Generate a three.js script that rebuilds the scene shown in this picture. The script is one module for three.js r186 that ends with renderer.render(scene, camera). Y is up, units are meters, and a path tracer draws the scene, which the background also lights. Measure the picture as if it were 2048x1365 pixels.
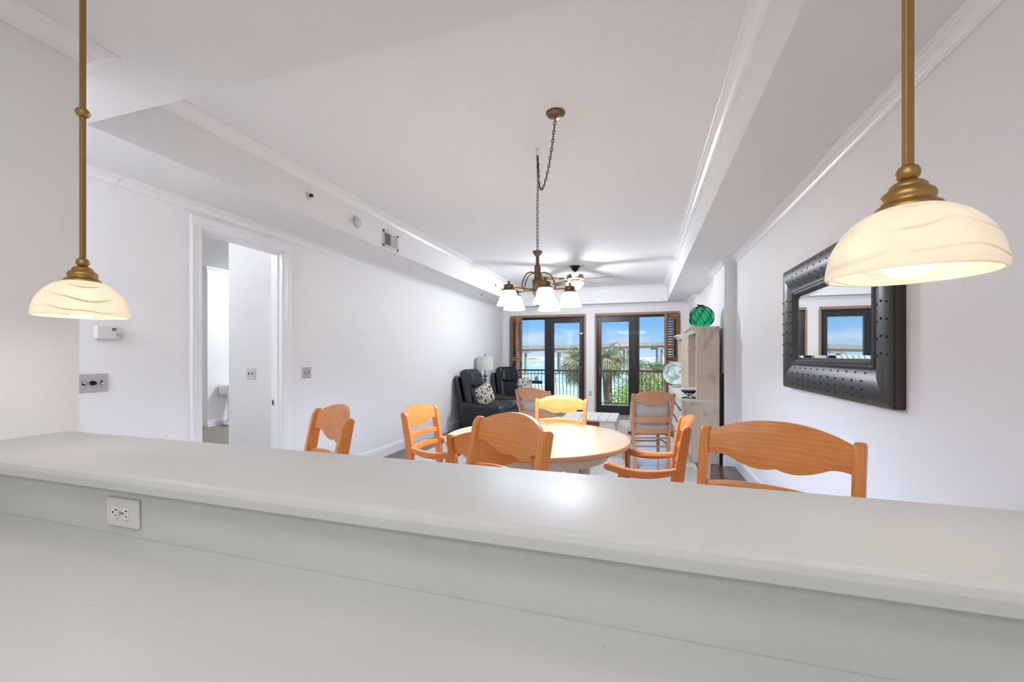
import * as THREE from 'three';
import { RoundedBoxGeometry } from 'three/addons/geometries/RoundedBoxGeometry.js';
import { mergeGeometries, mergeVertices, toCreasedNormals } from 'three/addons/utils/BufferGeometryUtils.js';
import { RectAreaLightUniformsLib } from 'three/addons/lights/RectAreaLightUniformsLib.js';
import { createNoise2D, createNoise3D } from 'simplex-noise';

RectAreaLightUniformsLib.init();
let seedV = 12345;
const rnd = () => { seedV = (seedV * 1664525 + 1013904223) >>> 0; return seedV / 4294967296; };
const rr = (a, b) => a + (b - a) * rnd();
const n2 = createNoise2D(rnd), n3 = createNoise3D(rnd);
const V = (x, y, z) => new THREE.Vector3(x, y, z);
const PI = Math.PI;

// ---------------------------------------------------------------- camera, sky, sun, exposure
const scene = new THREE.Scene();
const renderer = new THREE.WebGLRenderer({ antialias: true });
renderer.toneMapping = THREE.LinearToneMapping;
renderer.toneMappingExposure = 1.84;
renderer.shadowMap.enabled = true;

const EYE = 1.36, FOCAL = 835;
const camera = new THREE.PerspectiveCamera(2 * Math.atan(682.5 / FOCAL) * 180 / PI, 2048 / 1365, 0.05, 4000);
camera.position.set(0, EYE, 0);
camera.rotation.y = Math.atan(260 / FOCAL);
camera.setViewOffset(2048, 1365, 0, -29.5, 2048, 1365);

{ // clear coastal sky: blue above, paler towards the horizon, thin soft clouds all round
  const W = 1024, Hh = 512, d = new Float32Array(W * Hh * 4);
  const zen = [0.055, 0.142, 0.35], mid = [0.106, 0.288, 0.53], hor = [0.31, 0.415, 0.52], cl = [0.49, 0.515, 0.54];
  for (let j = 0; j < Hh; j++) {
    const el = ((j + 0.5) / Hh - 0.5) * 180;
    for (let i = 0; i < W; i++) {
      const az = i / W * 2 * PI, e = Math.max(el, 0);
      const a = Math.min(1, e / 4.5), b = Math.min(1, Math.max(0, (e - 4.5) / 60));
      const ce = Math.cos(el * PI / 180), X = Math.cos(az) * ce, Z = Math.sin(az) * ce, Y = Math.sin(el * PI / 180);
      let c = 0.55 * n3(X * 3, Y * 16, Z * 3) + 0.3 * n3(X * 7 + 4, Y * 30, Z * 7) + 0.15 * n3(X * 17, Y * 60 + 3, Z * 17);
      c = Math.max(0, Math.min(1, (c - 0.22) * 1.9)) * 0.6;
      for (let k = 0; k < 3; k++) {
        let v = hor[k] + (mid[k] - hor[k]) * Math.pow(a, 0.8);
        v = v + (zen[k] - v) * b;
        d[(j * W + i) * 4 + k] = v + (cl[k] - v) * c;
      }
      d[(j * W + i) * 4 + 3] = 1;
    }
  }
  const t = new THREE.DataTexture(d, W, Hh, THREE.RGBAFormat, THREE.FloatType);
  t.mapping = THREE.EquirectangularReflectionMapping; t.magFilter = t.minFilter = THREE.LinearFilter;
  t.colorSpace = THREE.LinearSRGBColorSpace; t.needsUpdate = true;
  scene.background = t; scene.environment = t;
}
const sun = new THREE.DirectionalLight(new THREE.Color(1.0, 0.95, 0.9), 2.95);
sun.position.set(58, 66, 22); sun.target.position.set(-0.8, 0, -14);
sun.castShadow = true; sun.shadow.mapSize.set(2048, 2048);
Object.assign(sun.shadow.camera, { left: -40, right: 40, top: 40, bottom: -40, near: 1, far: 260 });
scene.add(sun, sun.target);

// ---------------------------------------------------------------- helpers
const used = {};
const numbered = (n) => { used[n] = (used[n] ?? -1) + 1; return used[n] ? n + '_' + String(used[n]).padStart(3, '0') : n; };
function thing(name, label, category, [x, y, z] = [0, 0, 0], turn = 0, group) {
  const o = new THREE.Group(); o.name = numbered(name); scene.add(o);
  o.position.set(x, y, z); o.rotation.y = turn; o.userData = { label, category };
  if (group) o.userData.group = group;
  return o;
}
function struct(name, label, category) { const o = thing(name, label, category); o.userData.kind = 'structure'; return o; }
function part(parent, name, geo, mat, label, pos, rot) {
  const m = new THREE.Mesh(geo, mat); m.name = name; parent.add(m);
  if (label) m.userData.label = label;
  if (pos) m.position.set(...pos);
  if (rot) m.rotation.set(...rot);
  return m;
}
function one(name, label, category, geo, mat, pos, turn = 0, group) { // a thing that is a single mesh
  const m = new THREE.Mesh(geo, mat); m.name = numbered(name); scene.add(m);
  if (pos) m.position.set(...pos);
  m.rotation.y = turn; m.userData = { label, category }; if (group) m.userData.group = group;
  return m;
}
function dup(root, pos, turn, label) {
  const r = root.clone(); r.name = numbered(root.name.replace(/_\d\d\d$/, '')); scene.add(r);
  r.position.set(...pos); r.rotation.set(0, turn, 0); r.userData = { ...root.userData, label };
  return r;
}
// box-projected uv in metres; grain = axis index that runs along u
function uvBox(g, grain = 0, off = 0) {
  g = g.index ? g.toNonIndexed() : g;
  if (!g.attributes.normal) g.computeVertexNormals();
  const p = g.attributes.position, uv = new Float32Array(p.count * 2), A = V(), B = V(), C = V();
  for (let i = 0; i < p.count; i += 3) {
    A.fromBufferAttribute(p, i); B.fromBufferAttribute(p, i + 1); C.fromBufferAttribute(p, i + 2);
    const n = B.clone().sub(A).cross(C.clone().sub(A)), a = [Math.abs(n.x), Math.abs(n.y), Math.abs(n.z)];
    const drop = a.indexOf(Math.max(...a)); let ax = [0, 1, 2].filter((k) => k !== drop);
    if (ax[1] === grain) ax = [ax[1], ax[0]];
    [A, B, C].forEach((q, k) => { const c = q.toArray(); uv[(i + k) * 2] = c[ax[0]] + off; uv[(i + k) * 2 + 1] = c[ax[1]] + off * 0.37 + drop * 0.13; });
  }
  g.setAttribute('uv', new THREE.BufferAttribute(uv, 2));
  return g;
}
const clean = (g) => { const o = g.index ? g.toNonIndexed() : g; for (const k of Object.keys(o.attributes)) if (!['position', 'normal', 'uv'].includes(k)) o.deleteAttribute(k); if (!o.attributes.uv) o.setAttribute('uv', new THREE.BufferAttribute(new Float32Array(o.attributes.position.count * 2), 2)); return o; };
const merge = (...gs) => mergeGeometries(gs.flat().map(clean));
const bx = (w, h, d, x = 0, y = 0, z = 0) => new THREE.BoxGeometry(w, h, d).translate(x, y, z);
const span = (x0, x1, y0, y1, z0, z1) => bx(Math.abs(x1 - x0), Math.abs(y1 - y0), Math.abs(z1 - z0), (x0 + x1) / 2, (y0 + y1) / 2, (z0 + z1) / 2);
const rbox = (w, h, d, r = 0.004, x = 0, y = 0, z = 0, s = 2) => new RoundedBoxGeometry(w, h, d, s, Math.min(r, w / 2.01, h / 2.01, d / 2.01)).translate(x, y, z);
const rspan = (x0, x1, y0, y1, z0, z1, r = 0.004, s = 2) => rbox(Math.abs(x1 - x0), Math.abs(y1 - y0), Math.abs(z1 - z0), r, (x0 + x1) / 2, (y0 + y1) / 2, (z0 + z1) / 2, s);
const cyl = (r0, r1, h, x = 0, y = 0, z = 0, s = 20) => new THREE.CylinderGeometry(r0, r1, h, s).translate(x, y, z);
const lathe = (pts, s = 40) => new THREE.LatheGeometry(pts.map(([r, y]) => new THREE.Vector2(r, y)), s);
function smoothProfile(pts, n = 40) { const c = new THREE.SplineCurve(pts.map(([a, b]) => new THREE.Vector2(a, b))); return c.getPoints(n).map((p) => [Math.max(p.x, 0.0001), p.y]); }
const tube = (pts, r, seg = 24, rs = 8, closed = false) => new THREE.TubeGeometry(new THREE.CatmullRomCurve3(pts.map((p) => V(...p)), closed), seg, r, rs, closed);
function bar(a, b, r0, r1 = r0, s = 10) { // tapered rod from a to b
  const A = V(...a), B = V(...b), L = A.distanceTo(B), g = new THREE.CylinderGeometry(r1, r0, L, s);
  g.applyQuaternion(new THREE.Quaternion().setFromUnitVectors(V(0, 1, 0), B.clone().sub(A).normalize()));
  return g.translate((a[0] + b[0]) / 2, (a[1] + b[1]) / 2, (a[2] + b[2]) / 2);
}
// a profile [[out, y]] swept along a floor-plan polyline [[x, z]], mitred at the corners; out is to the right of the walking direction
function molding(path, prof, uv = true) {
  const n = path.length, offs = [];
  for (let i = 0; i < n; i++) {
    const dir = (a, b) => { const l = Math.hypot(b[0] - a[0], b[1] - a[1]); return [(b[0] - a[0]) / l, (b[1] - a[1]) / l]; };
    const d0 = i > 0 ? dir(path[i - 1], path[i]) : null, d1 = i < n - 1 ? dir(path[i], path[i + 1]) : null;
    const nr = (d) => [-d[1], d[0]];
    if (d0 && d1) { const a = nr(d0), b = nr(d1), m = [a[0] + b[0], a[1] + b[1]], k = 2 / (m[0] * m[0] + m[1] * m[1]); offs.push([m[0] * k, m[1] * k]); } else offs.push(nr(d0 || d1));
  }
  const pos = [], idx = [], m = prof.length;
  for (let i = 0; i < n; i++) for (const [o, y] of prof) pos.push(path[i][0] + offs[i][0] * o, y, path[i][1] + offs[i][1] * o);
  for (let i = 0; i < n - 1; i++) for (let j = 0; j < m; j++) { const a = i * m + j, b = i * m + (j + 1) % m, c = a + m, e = b + m; idx.push(a, c, b, b, c, e); }
  const tri = THREE.ShapeUtils.triangulateShape(prof.map(([a, b]) => new THREE.Vector2(a, b)), []);
  for (const [a, b, c] of tri) { idx.push(a, b, c); idx.push((n - 1) * m + a, (n - 1) * m + c, (n - 1) * m + b); }
  let g = new THREE.BufferGeometry(); g.setAttribute('position', new THREE.Float32BufferAttribute(pos, 3)); g.setIndex(idx);
  g = g.toNonIndexed(); g.computeVertexNormals();
  return uv ? uvBox(g) : g;
}
// a bowed board: outline top(t), bot(t) for t in -1..1, half width hw, thickness th, bow = how far the middle goes to -z
function slat(hw, top, bot, th, bow, N = 36, M = 4) {
  const pos = [], uv = [], idx = [];
  const P = (i, j, s) => { const t = i / N * 2 - 1, y = bot(t) + (top(t) - bot(t)) * j / M; return [t * hw, y, -bow * (1 - t * t) + s * th / 2]; };
  for (const s of [1, -1]) for (let i = 0; i <= N; i++) for (let j = 0; j <= M; j++) {
    const p = P(i, j, s), e = (j === 0 || j === M) ? 0.72 : 1; p[2] = -bow * (1 - (i / N * 2 - 1) ** 2) + s * th / 2 * e;
    pos.push(...p); uv.push(p[0], p[1] + (s > 0 ? 0 : 0.31));
  }
  const o = (N + 1) * (M + 1), id = (i, j, s) => i * (M + 1) + j + (s ? o : 0);
  for (let i = 0; i < N; i++) for (let j = 0; j < M; j++) { idx.push(id(i, j), id(i + 1, j), id(i + 1, j + 1), id(i, j), id(i + 1, j + 1), id(i, j + 1)); idx.push(id(i, j, 1), id(i + 1, j + 1, 1), id(i + 1, j, 1), id(i, j, 1), id(i, j + 1, 1), id(i + 1, j + 1, 1)); }
  for (let i = 0; i < N; i++) { idx.push(id(i, M), id(i + 1, M), id(i + 1, M, 1), id(i, M), id(i + 1, M, 1), id(i, M, 1)); idx.push(id(i, 0), id(i + 1, 0, 1), id(i + 1, 0), id(i, 0), id(i, 0, 1), id(i + 1, 0, 1)); }
  for (const i of [0, N]) for (let j = 0; j < M; j++) { const a = id(i, j), b = id(i, j + 1), c = id(i, j, 1), e = id(i, j + 1, 1); if (i) idx.push(a, c, b, b, c, e); else idx.push(a, b, c, b, e, c); }
  let g = new THREE.BufferGeometry(); g.setAttribute('position', new THREE.Float32BufferAttribute(pos, 3)); g.setAttribute('uv', new THREE.Float32BufferAttribute(uv, 2)); g.setIndex(idx);
  return toCreasedNormals(g, 0.6);
}
// outline in the y-z plane ([[z, y]...]) given width along x, soft edges
function sideExtrude(outline, width, bevel = 0.004, grain = 1) {
  const s = new THREE.Shape(outline.map(([z, y]) => new THREE.Vector2(z, y)));
  const g = new THREE.ExtrudeGeometry(s, { depth: width - 2 * bevel, bevelEnabled: bevel > 0, bevelSize: bevel, bevelThickness: bevel, bevelOffset: -bevel, bevelSegments: 2, steps: 1, curveSegments: 8 });
  g.translate(0, 0, -(width - 2 * bevel) / 2).rotateY(-PI / 2); // shape x -> z
  return uvBox(toCreasedNormals(g, 0.5), grain);
}
// soft cushion: a superellipsoid
function pillow(w, h, d, e = 0.35, seg = 28) {
  const g = new THREE.SphereGeometry(1, seg, seg / 2), p = g.attributes.position;
  const f = (v, k) => Math.sign(v) * Math.pow(Math.abs(v), k);
  for (let i = 0; i < p.count; i++) { const v = V().fromBufferAttribute(p, i); p.setXYZ(i, f(v.x, e) * w / 2, f(v.y, e) * h / 2, f(v.z, 0.9) * d / 2 * (1 - 0.25 * Math.pow(Math.abs(v.x), 4)) ); }
  g.computeVertexNormals(); return g;
}
function deform(g, fn) { const p = g.attributes.position, v = V(); for (let i = 0; i < p.count; i++) { v.fromBufferAttribute(p, i); fn(v); p.setXYZ(i, v.x, v.y, v.z); } g.computeVertexNormals(); return g; }
function softBox(w, h, d, r, seg = 6) { return mergeVertices(new RoundedBoxGeometry(w, h, d, seg, r)); }

// ---------------------------------------------------------------- textures and materials
function tex(w, h, fn, { srgb = true, repeat = [1, 1] } = {}) {
  const d = new Uint8Array(w * h * 4);
  for (let j = 0; j < h; j++) for (let i = 0; i < w; i++) { const c = fn(i / w, j / h, i, j); const k = (j * w + i) * 4; d[k] = c[0]; d[k + 1] = c[1]; d[k + 2] = c[2]; d[k + 3] = 255; }
  const t = new THREE.DataTexture(d, w, h); t.magFilter = THREE.LinearFilter; t.minFilter = THREE.LinearMipmapLinearFilter; t.generateMipmaps = true;
  t.wrapS = t.wrapT = THREE.RepeatWrapping; t.repeat.set(...repeat); if (srgb) t.colorSpace = THREE.SRGBColorSpace; t.needsUpdate = true;
  return t;
}
const clamp = (v) => Math.max(0, Math.min(255, v));
// noise that repeats with period 1 in u and v
const tile4 = (u, v, f) => { const a = u * 2 * PI, b = v * 2 * PI, r = f / (2 * PI); return 0.5 * (n3(Math.cos(a) * r, Math.sin(a) * r, Math.cos(b) * r) + n3(Math.sin(b) * r + 9, Math.cos(a) * r + 5, Math.sin(a) * r)); };
const peel = tex(512, 512, (u, v) => { const k = 128 + 70 * tile4(u, v, 46) + 40 * tile4(v, u, 100); return [clamp(k), clamp(k), clamp(k)]; }, { srgb: false, repeat: [2, 2] });
const knock = tex(512, 512, (u, v) => { const a = tile4(u, v, 38), b = tile4(v, u, 90); const k = 128 + 90 * Math.max(-0.4, Math.min(0.5, a * 1.4)) + 30 * b; return [clamp(k), clamp(k), clamp(k)]; }, { srgb: false, repeat: [1.6, 1.6] });
const woodTex = (c0, c1, dark, seed, knots = 0) => tex(512, 512, (u, v) => {
  const g = Math.sin((v * 26 + 1.6 * tile4(u, v, 1.1 + seed * 0.05)) * 2 * PI + 1.2 * n2(v * 9, seed));
  const fine = tile4(u, v, 5) * 0.3 + n2(u * 6, v * 170 + seed * 7) * 0.45;
  let t = 0.5 + 0.14 * g + 0.42 * fine; t = Math.max(0, Math.min(1, t));
  const k = 1 - dark * Math.max(0, n2(u * 5, v * 260 + 31) - 0.35);
  return [0, 1, 2].map((i) => clamp((c0[i] + (c1[i] - c0[i]) * t) * k));
}, { repeat: [1.6, 2.4] });
const std = (o) => new THREE.MeshStandardMaterial(o), phy = (o) => new THREE.MeshPhysicalMaterial(o);
const M = {};
M.wall = std({ color: 0xf2f2f3, roughness: 0.55, bumpMap: peel, bumpScale: 0.0011 });
M.ceil = std({ color: 0xf6f6f7, roughness: 0.85, bumpMap: knock, bumpScale: 0.0022 });
M.soffit = std({ color: 0xf2f2f3, roughness: 0.7, bumpMap: peel, bumpScale: 0.0007 });
M.trim = phy({ color: 0xf4f4f5, roughness: 0.32, clearcoat: 0.25, clearcoatRoughness: 0.3 });
const counterMap = tex(1024, 512, (u, v) => {
  let k = 0.985 + 0.012 * tile4(u, v, 6) + 0.008 * n2(u * 300, v * 150);
  return [clamp(210 * k), clamp(209 * k), clamp(204 * k)];
}, { repeat: [0.5, 1] });
M.counter = phy({ map: counterMap, roughness: 0.5, specularIntensity: 0.35, roughnessMap: tex(512, 512, (u, v) => { const k = 215 + 30 * tile4(u, v, 5); return [255, clamp(k), 0]; }, { srgb: false, repeat: [1.2, 1.2] }) });
M.plate = phy({ color: 0xdcdbd8, roughness: 0.35, clearcoat: 0.2 });
M.plateGrey = phy({ color: 0xb9b7b6, roughness: 0.4 });
M.socket = phy({ color: 0xe6e2de, roughness: 0.35 });
M.black = std({ color: 0x0c0c0d, roughness: 0.6 });
M.blackMatt = std({ color: 0x050505, roughness: 0.9 });
const wA = woodTex([212, 124, 48], [240, 158, 78], 0.2, 1), wB = woodTex([198, 108, 44], [226, 140, 68], 0.2, 2);
M.woodA = phy({ map: wA, roughness: 0.38, clearcoat: 0.45, clearcoatRoughness: 0.18 });
M.woodB = phy({ map: wB, roughness: 0.4, clearcoat: 0.4, clearcoatRoughness: 0.2 });
M.woodPale = phy({ map: woodTex([190, 130, 92], [222, 164, 122], 0.2, 3), roughness: 0.42, clearcoat: 0.35, clearcoatRoughness: 0.25 });
M.tableTop = phy({ map: woodTex([188, 142, 94], [218, 176, 126], 0.22, 4), roughness: 0.24, clearcoat: 0.7, clearcoatRoughness: 0.12 });
M.casing = phy({ map: woodTex([150, 116, 92], [188, 152, 124], 0.2, 5), roughness: 0.5 });
M.shutter = phy({ map: woodTex([142, 102, 74], [186, 142, 108], 0.25, 6), roughness: 0.5 });
M.darkWood = phy({ map: woodTex([62, 44, 36], [98, 72, 58], 0.3, 7), roughness: 0.35, clearcoat: 0.3 });
M.redWood = phy({ map: woodTex([118, 52, 30], [160, 78, 48], 0.3, 8), roughness: 0.4, clearcoat: 0.4 });
M.whiteWood = phy({ map: tex(512, 512, (u, v) => { const s = n2(u * 5, v * 120), b = tile4(u, v, 5); let k = 0.94 + 0.04 * s + 0.04 * b; const worn = Math.max(0, n2(u * 9, v * 60 + 8) * 0.6 + b * 0.6 - 0.55) * 1.2; return [clamp(238 * k - 70 * worn), clamp(234 * k - 90 * worn), clamp(226 * k - 110 * worn)]; }), roughness: 0.45, clearcoat: 0.2 });
M.cream = phy({ color: 0xe6dfd1, roughness: 0.5 });
M.hutch = std({ map: tex(512, 1024, (u, v) => { // whitewashed taupe panel, brushed up and down, with darker worn patches
  const st = n2(u * 46, v * 3.2) * 0.5 + n2(u * 120, v * 5) * 0.25, pt = 0.6 * n2(u * 3.2, v * 4.2) + 0.4 * n2(u * 8, v * 9);
  const dk = Math.max(0, pt - 0.28) * 0.55, k = 1 + 0.06 * st - dk * (0.7 + 0.5 * st);
  return [clamp(218 * k), clamp(202 * k), clamp(184 * k)];
}, { repeat: [1, 0.5] }), roughness: 0.7 });
M.knob = std({ color: 0x1a1a1c, roughness: 0.4, metalness: 0.6 });
M.brass = std({ color: 0xa8844e, metalness: 0.85, roughness: 0.36 });
M.rod = std({ color: 0x9f7a48, metalness: 0.75, roughness: 0.42 });
M.bronze = std({ color: 0x7b6148, metalness: 0.85, roughness: 0.36 });
M.chain = std({ color: 0x5c4c38, metalness: 0.85, roughness: 0.4 });
M.chrome = std({ color: 0xc8c8c8, metalness: 1, roughness: 0.2 });
M.blackMetal = std({ color: 0x1b1b1d, metalness: 0.5, roughness: 0.4 });
M.frameBlack = phy({ color: 0x131212, roughness: 0.38, clearcoat: 0.2 });
M.rail = std({ color: 0x39352f, roughness: 0.5, metalness: 0.3 });
M.glass = phy({ color: 0xffffff, roughness: 0, transmission: 1, thickness: 0, ior: 1.45 });
// swirled alabaster glass: cream body with tan veins
const veins = tex(1024, 512, (u, v) => {
  const q = tile4(u, v, 3), w = tile4(u + 0.3, v, 6);
  const f1 = v * 7 + 1.3 * tile4(u, v * 0.4, 2.2) + 0.25 * w, l1 = Math.abs(f1 - Math.round(f1)), vein = Math.pow(Math.max(0, 1 - l1 * 9), 2) * Math.max(0, 0.15 + tile4(u, v * 0.3 + 0.2, 4) * 2.4);
  const l2 = Math.abs(n2(Math.cos(u * 2 * PI) * 1.2, v * 4 + Math.sin(u * 2 * PI) * 1.2)), v2 = Math.pow(Math.max(0, 1 - l2 * 22), 2) * 0.15;
  const haze = 0.03 * tile4(u, v, 8), k = Math.min(1, vein + v2);
  return [clamp(252 - 62 * k + 160 * haze), clamp(247 - 92 * k + 160 * haze), clamp(236 - 118 * k + 160 * haze)];
});
M.alabaster = phy({ map: veins, roughness: 0.95, transmission: 0.6, thickness: 0, side: THREE.DoubleSide, ior: 1.3 });
M.bellGlass = phy({ color: 0xfff0da, roughness: 0.95, transmission: 0.7, thickness: 0, side: THREE.DoubleSide, ior: 1.3 });
M.bulb = std({ color: 0xfff4e4, emissive: 0xffecd2, emissiveIntensity: 1.15, roughness: 0.5 });
M.bowl = std({ color: 0xffffff, emissive: 0xfff6ea, emissiveIntensity: 1.0, roughness: 0.4 });
M.panelGlow = std({ color: 0xffffff, emissive: 0xffffff, emissiveIntensity: 1.2 });
M.leather = phy({ color: 0x0d151d, roughness: 0.38, clearcoat: 0.25, clearcoatRoughness: 0.3, bumpMap: peel, bumpScale: 0.0008 });
M.linen = std({ map: tex(256, 256, (u, v) => { const k = 0.94 + 0.05 * n2(u * 130, v * 8) + 0.05 * n2(u * 8, v * 130); return [clamp(206 * k), clamp(199 * k), clamp(186 * k)]; }, { repeat: [3, 3] }), roughness: 0.95 });
M.braid = std({ map: tex(256, 256, (u, v) => { const k = 0.9 + 0.12 * n2(u * 60, v * 60) + 0.06 * Math.sin((u * 3 + v) * 2 * PI * 14); return [clamp(196 * k), clamp(191 * k), clamp(182 * k)]; }, { repeat: [4, 4] }), roughness: 0.95 });
M.rush = std({ map: tex(256, 256, (u, v) => { const k = 0.85 + 0.15 * Math.sin(v * 2 * PI * 32) + 0.1 * n2(u * 20, v * 60); return [clamp(186 * k), clamp(148 * k), clamp(100 * k)]; }, { repeat: [2, 2] }), roughness: 0.85 });
M.paisley = std({ map: tex(512, 512, (u, v) => { // cream cloth printed with black scrolls
  const s = tile4(u, v, 9) + 0.5 * tile4(v, u, 20), ring = Math.abs(((tile4(u, v, 6) * 4) % 1 + 1) % 1 - 0.5);
  const ink = (s > 0.22 || ring < 0.07) ? 1 : 0; const k = 1 + 0.04 * n2(u * 200, v * 200);
  return ink ? [36, 33, 34] : [clamp(216 * k), clamp(208 * k), clamp(196 * k)];
}, { repeat: [1, 1] }), roughness: 0.95 });
M.shade = phy({ color: 0xdfe0da, roughness: 1, transmission: 0.25, thickness: 0, side: THREE.DoubleSide });
M.lampGrey = std({ map: tex(256, 256, (u, v) => { const k = 0.85 + 0.2 * n2(u * 30, v * 30) + 0.1 * n2(u * 90, v * 90); return [clamp(120 * k), clamp(118 * k), clamp(116 * k)]; }), roughness: 0.8 });
M.greenGlass = phy({ color: 0x55dcb6, roughness: 0.0, transmission: 0.92, thickness: 0, ior: 1.5 });
M.net = std({ color: 0x101413, roughness: 0.9 });
M.platter = phy({ map: tex(512, 512, (u, v) => { const a = tile4(u, v, 7) + 0.5 * tile4(v, u, 18); const k = Math.max(0, Math.min(1, 0.5 + a)); return [clamp(238 - 92 * k), clamp(244 - 62 * k), clamp(240 - 62 * k)]; }), roughness: 0.25, clearcoat: 0.5 });
M.mirrorGlass = std({ color: 0xf2f4f4, metalness: 1, roughness: 0.015 });
M.mirrorFrame = phy({ map: tex(512, 512, (u, v) => { const k = 0.75 + 0.3 * n2(u * 6, v * 90) + 0.35 * Math.max(0, tile4(u, v, 9)); return [clamp(23 * k), clamp(22 * k), clamp(24 * k)]; }, { repeat: [1.5, 1.5] }), roughness: 0.42, clearcoat: 0.3, clearcoatRoughness: 0.3 });
M.mirrorEdge = phy({ color: 0x2b0f0a, roughness: 0.3, clearcoat: 0.5 });
M.carpet = std({ map: tex(256, 256, (u, v) => { const k = 0.85 + 0.2 * n2(u * 80, v * 80) + 0.12 * n2(u * 20, v * 26); return [clamp(168 * k), clamp(160 * k), clamp(148 * k)]; }, { repeat: [2, 2] }), roughness: 1 });
const tileMap = (b) => tex(256, 256, (u, v) => { const k = b * (0.97 + 0.06 * tile4(u, v, 4) + 0.03 * tile4(v, u, 12)); return [clamp(232 * k), clamp(228 * k), clamp(221 * k)]; }, { repeat: [2, 2] });
M.tiles = [0.96, 1, 1.03].map((b) => phy({ map: tileMap(b), roughness: 0.2, clearcoat: 0.5, clearcoatRoughness: 0.12 }));
M.grout = std({ color: 0x8d867c, roughness: 0.9 });
M.planks = [[70, 50, 40], [84, 62, 50], [60, 44, 36]].map((c, i) => phy({ map: woodTex(c, c.map((q) => q * 1.35), 0.3, 11 + i), roughness: 0.3, clearcoat: 0.4, clearcoatRoughness: 0.15 }));
M.concrete = std({ map: tex(256, 256, (u, v) => { const k = 0.95 + 0.06 * tile4(u, v, 9) + 0.04 * n2(u * 70, v * 70); return [clamp(205 * k), clamp(203 * k), clamp(200 * k)]; }), roughness: 0.85 });
M.bridge = std({ map: tex(256, 256, (u, v) => { const k = 0.9 + 0.1 * tile4(u, v, 8) + 0.06 * n2(u * 6, v * 50); return [clamp(176 * k), clamp(164 * k), clamp(154 * k)]; }, { repeat: [0.1, 0.1] }), roughness: 0.9 });
M.water = phy({ color: 0xb4d2cf, roughness: 0.9, specularIntensity: 0.12, bumpMap: tex(256, 256, (u, v) => { const k = 128 + 80 * tile4(u, v, 12) + 40 * tile4(v, u, 30); return [clamp(k), clamp(k), clamp(k)]; }, { srgb: false, repeat: [0.12, 0.12] }), bumpScale: 0.015 });
M.shallow = phy({ color: 0xcfe3d2, roughness: 0.9, specularIntensity: 0.1 });
M.sand = std({ color: 0xefe6d6, roughness: 1 });
M.scrub = std({ color: 0x6f7a52, roughness: 1 });
M.foam = std({ color: 0xf4f8f8, roughness: 0.9 });
M.boat = phy({ color: 0xf2f2f2, roughness: 0.3 });
const leafM = (c) => phy({ color: c, roughness: 0.75, transmission: 0.3, thickness: 0, side: THREE.DoubleSide });
M.palmLeaf = [leafM(0xa9b184), leafM(0x8f9c69), leafM(0xc6c49a)];
M.palmDead = leafM(0x9a8562);
M.trunk = std({ map: tex(128, 256, (u, v) => { const k = 0.7 + 0.3 * Math.abs(Math.sin(v * 2 * PI * 14 + 2 * n2(u * 6, v * 10))) + 0.1 * n2(u * 40, v * 60); return [clamp(120 * k), clamp(105 * k), clamp(88 * k)]; }), roughness: 0.95 });
M.leaf = [leafM(0xa8c46a), leafM(0xc0da78), leafM(0x83a256)];
M.grass = std({ color: 0x6d7c4b, roughness: 1 });

// ---------------------------------------------------------------- room shell
const XL = -3.33, XR = 1.10, ZB = -9.94, ZF = 2.4, YS = 2.545, YT = 2.905;
const DZ0 = -2.42, DZ1 = -3.215, DH = 2.37; // doorway in the left wall
const wallLeft = struct('wall_left', 'long white wall with the doorway, left of the dining table', 'wall');
part(wallLeft, 'wall_section', uvBox(merge(span(XL - 0.14, XL, 0, 3.1, ZF + 0.1, DZ0), span(XL - 0.14, XL, DH, 3.1, DZ0, DZ1), span(XL - 0.14, XL, 0, 3.1, DZ1, ZB - 0.16))), M.wall);
const wallRight = struct('wall_right', 'white textured wall carrying the studded mirror', 'wall');
part(wallRight, 'wall_section', uvBox(span(XR, XR + 0.14, 0, 3.1, ZF + 0.1, ZB - 0.16)), M.wall);
part(wallRight, 'pilaster', uvBox(span(0.972, XR + 0.01, 0, YS + 0.02, -5.71, -6.55)), M.wall);
part(wallRight, 'corner_chase', uvBox(span(0.985, XR + 0.01, 0, YS + 0.02, -8.75, ZB)), M.wall);
const WL0 = -3.128, WL1 = -1.283, WR0 = -1.042, WR1 = 0.794, WH = 2.348;
const wallBack = struct('wall_back', 'white end wall around the two tall glass doors', 'wall');
part(wallBack, 'wall_section', uvBox(merge(span(XL - 0.14, WL0, 0, 3.1, ZB, ZB - 0.16), span(WL1, WR0, 0, 3.1, ZB, ZB - 0.16), span(WR1, XR + 0.14, 0, 3.1, ZB, ZB - 0.16), span(WL0, WL1, WH, 3.1, ZB, ZB - 0.16), span(WR0, WR1, WH, 3.1, ZB, ZB - 0.16))), M.wall);
const wallFront = struct('wall_front', 'white kitchen wall behind the viewer', 'wall');
part(wallFront, 'wall_section', uvBox(span(XL - 0.14, XR + 0.14, 0, 3.1, ZF, ZF + 0.12)), M.wall);
const wallKit = struct('wall_partition', 'white wall end at the left of the bar counter', 'wall');
part(wallKit, 'wall_section', uvBox(span(-2.19, -2.06, 0, YS + 0.02, ZF + 0.02, -1.035)), M.wall);

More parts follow.
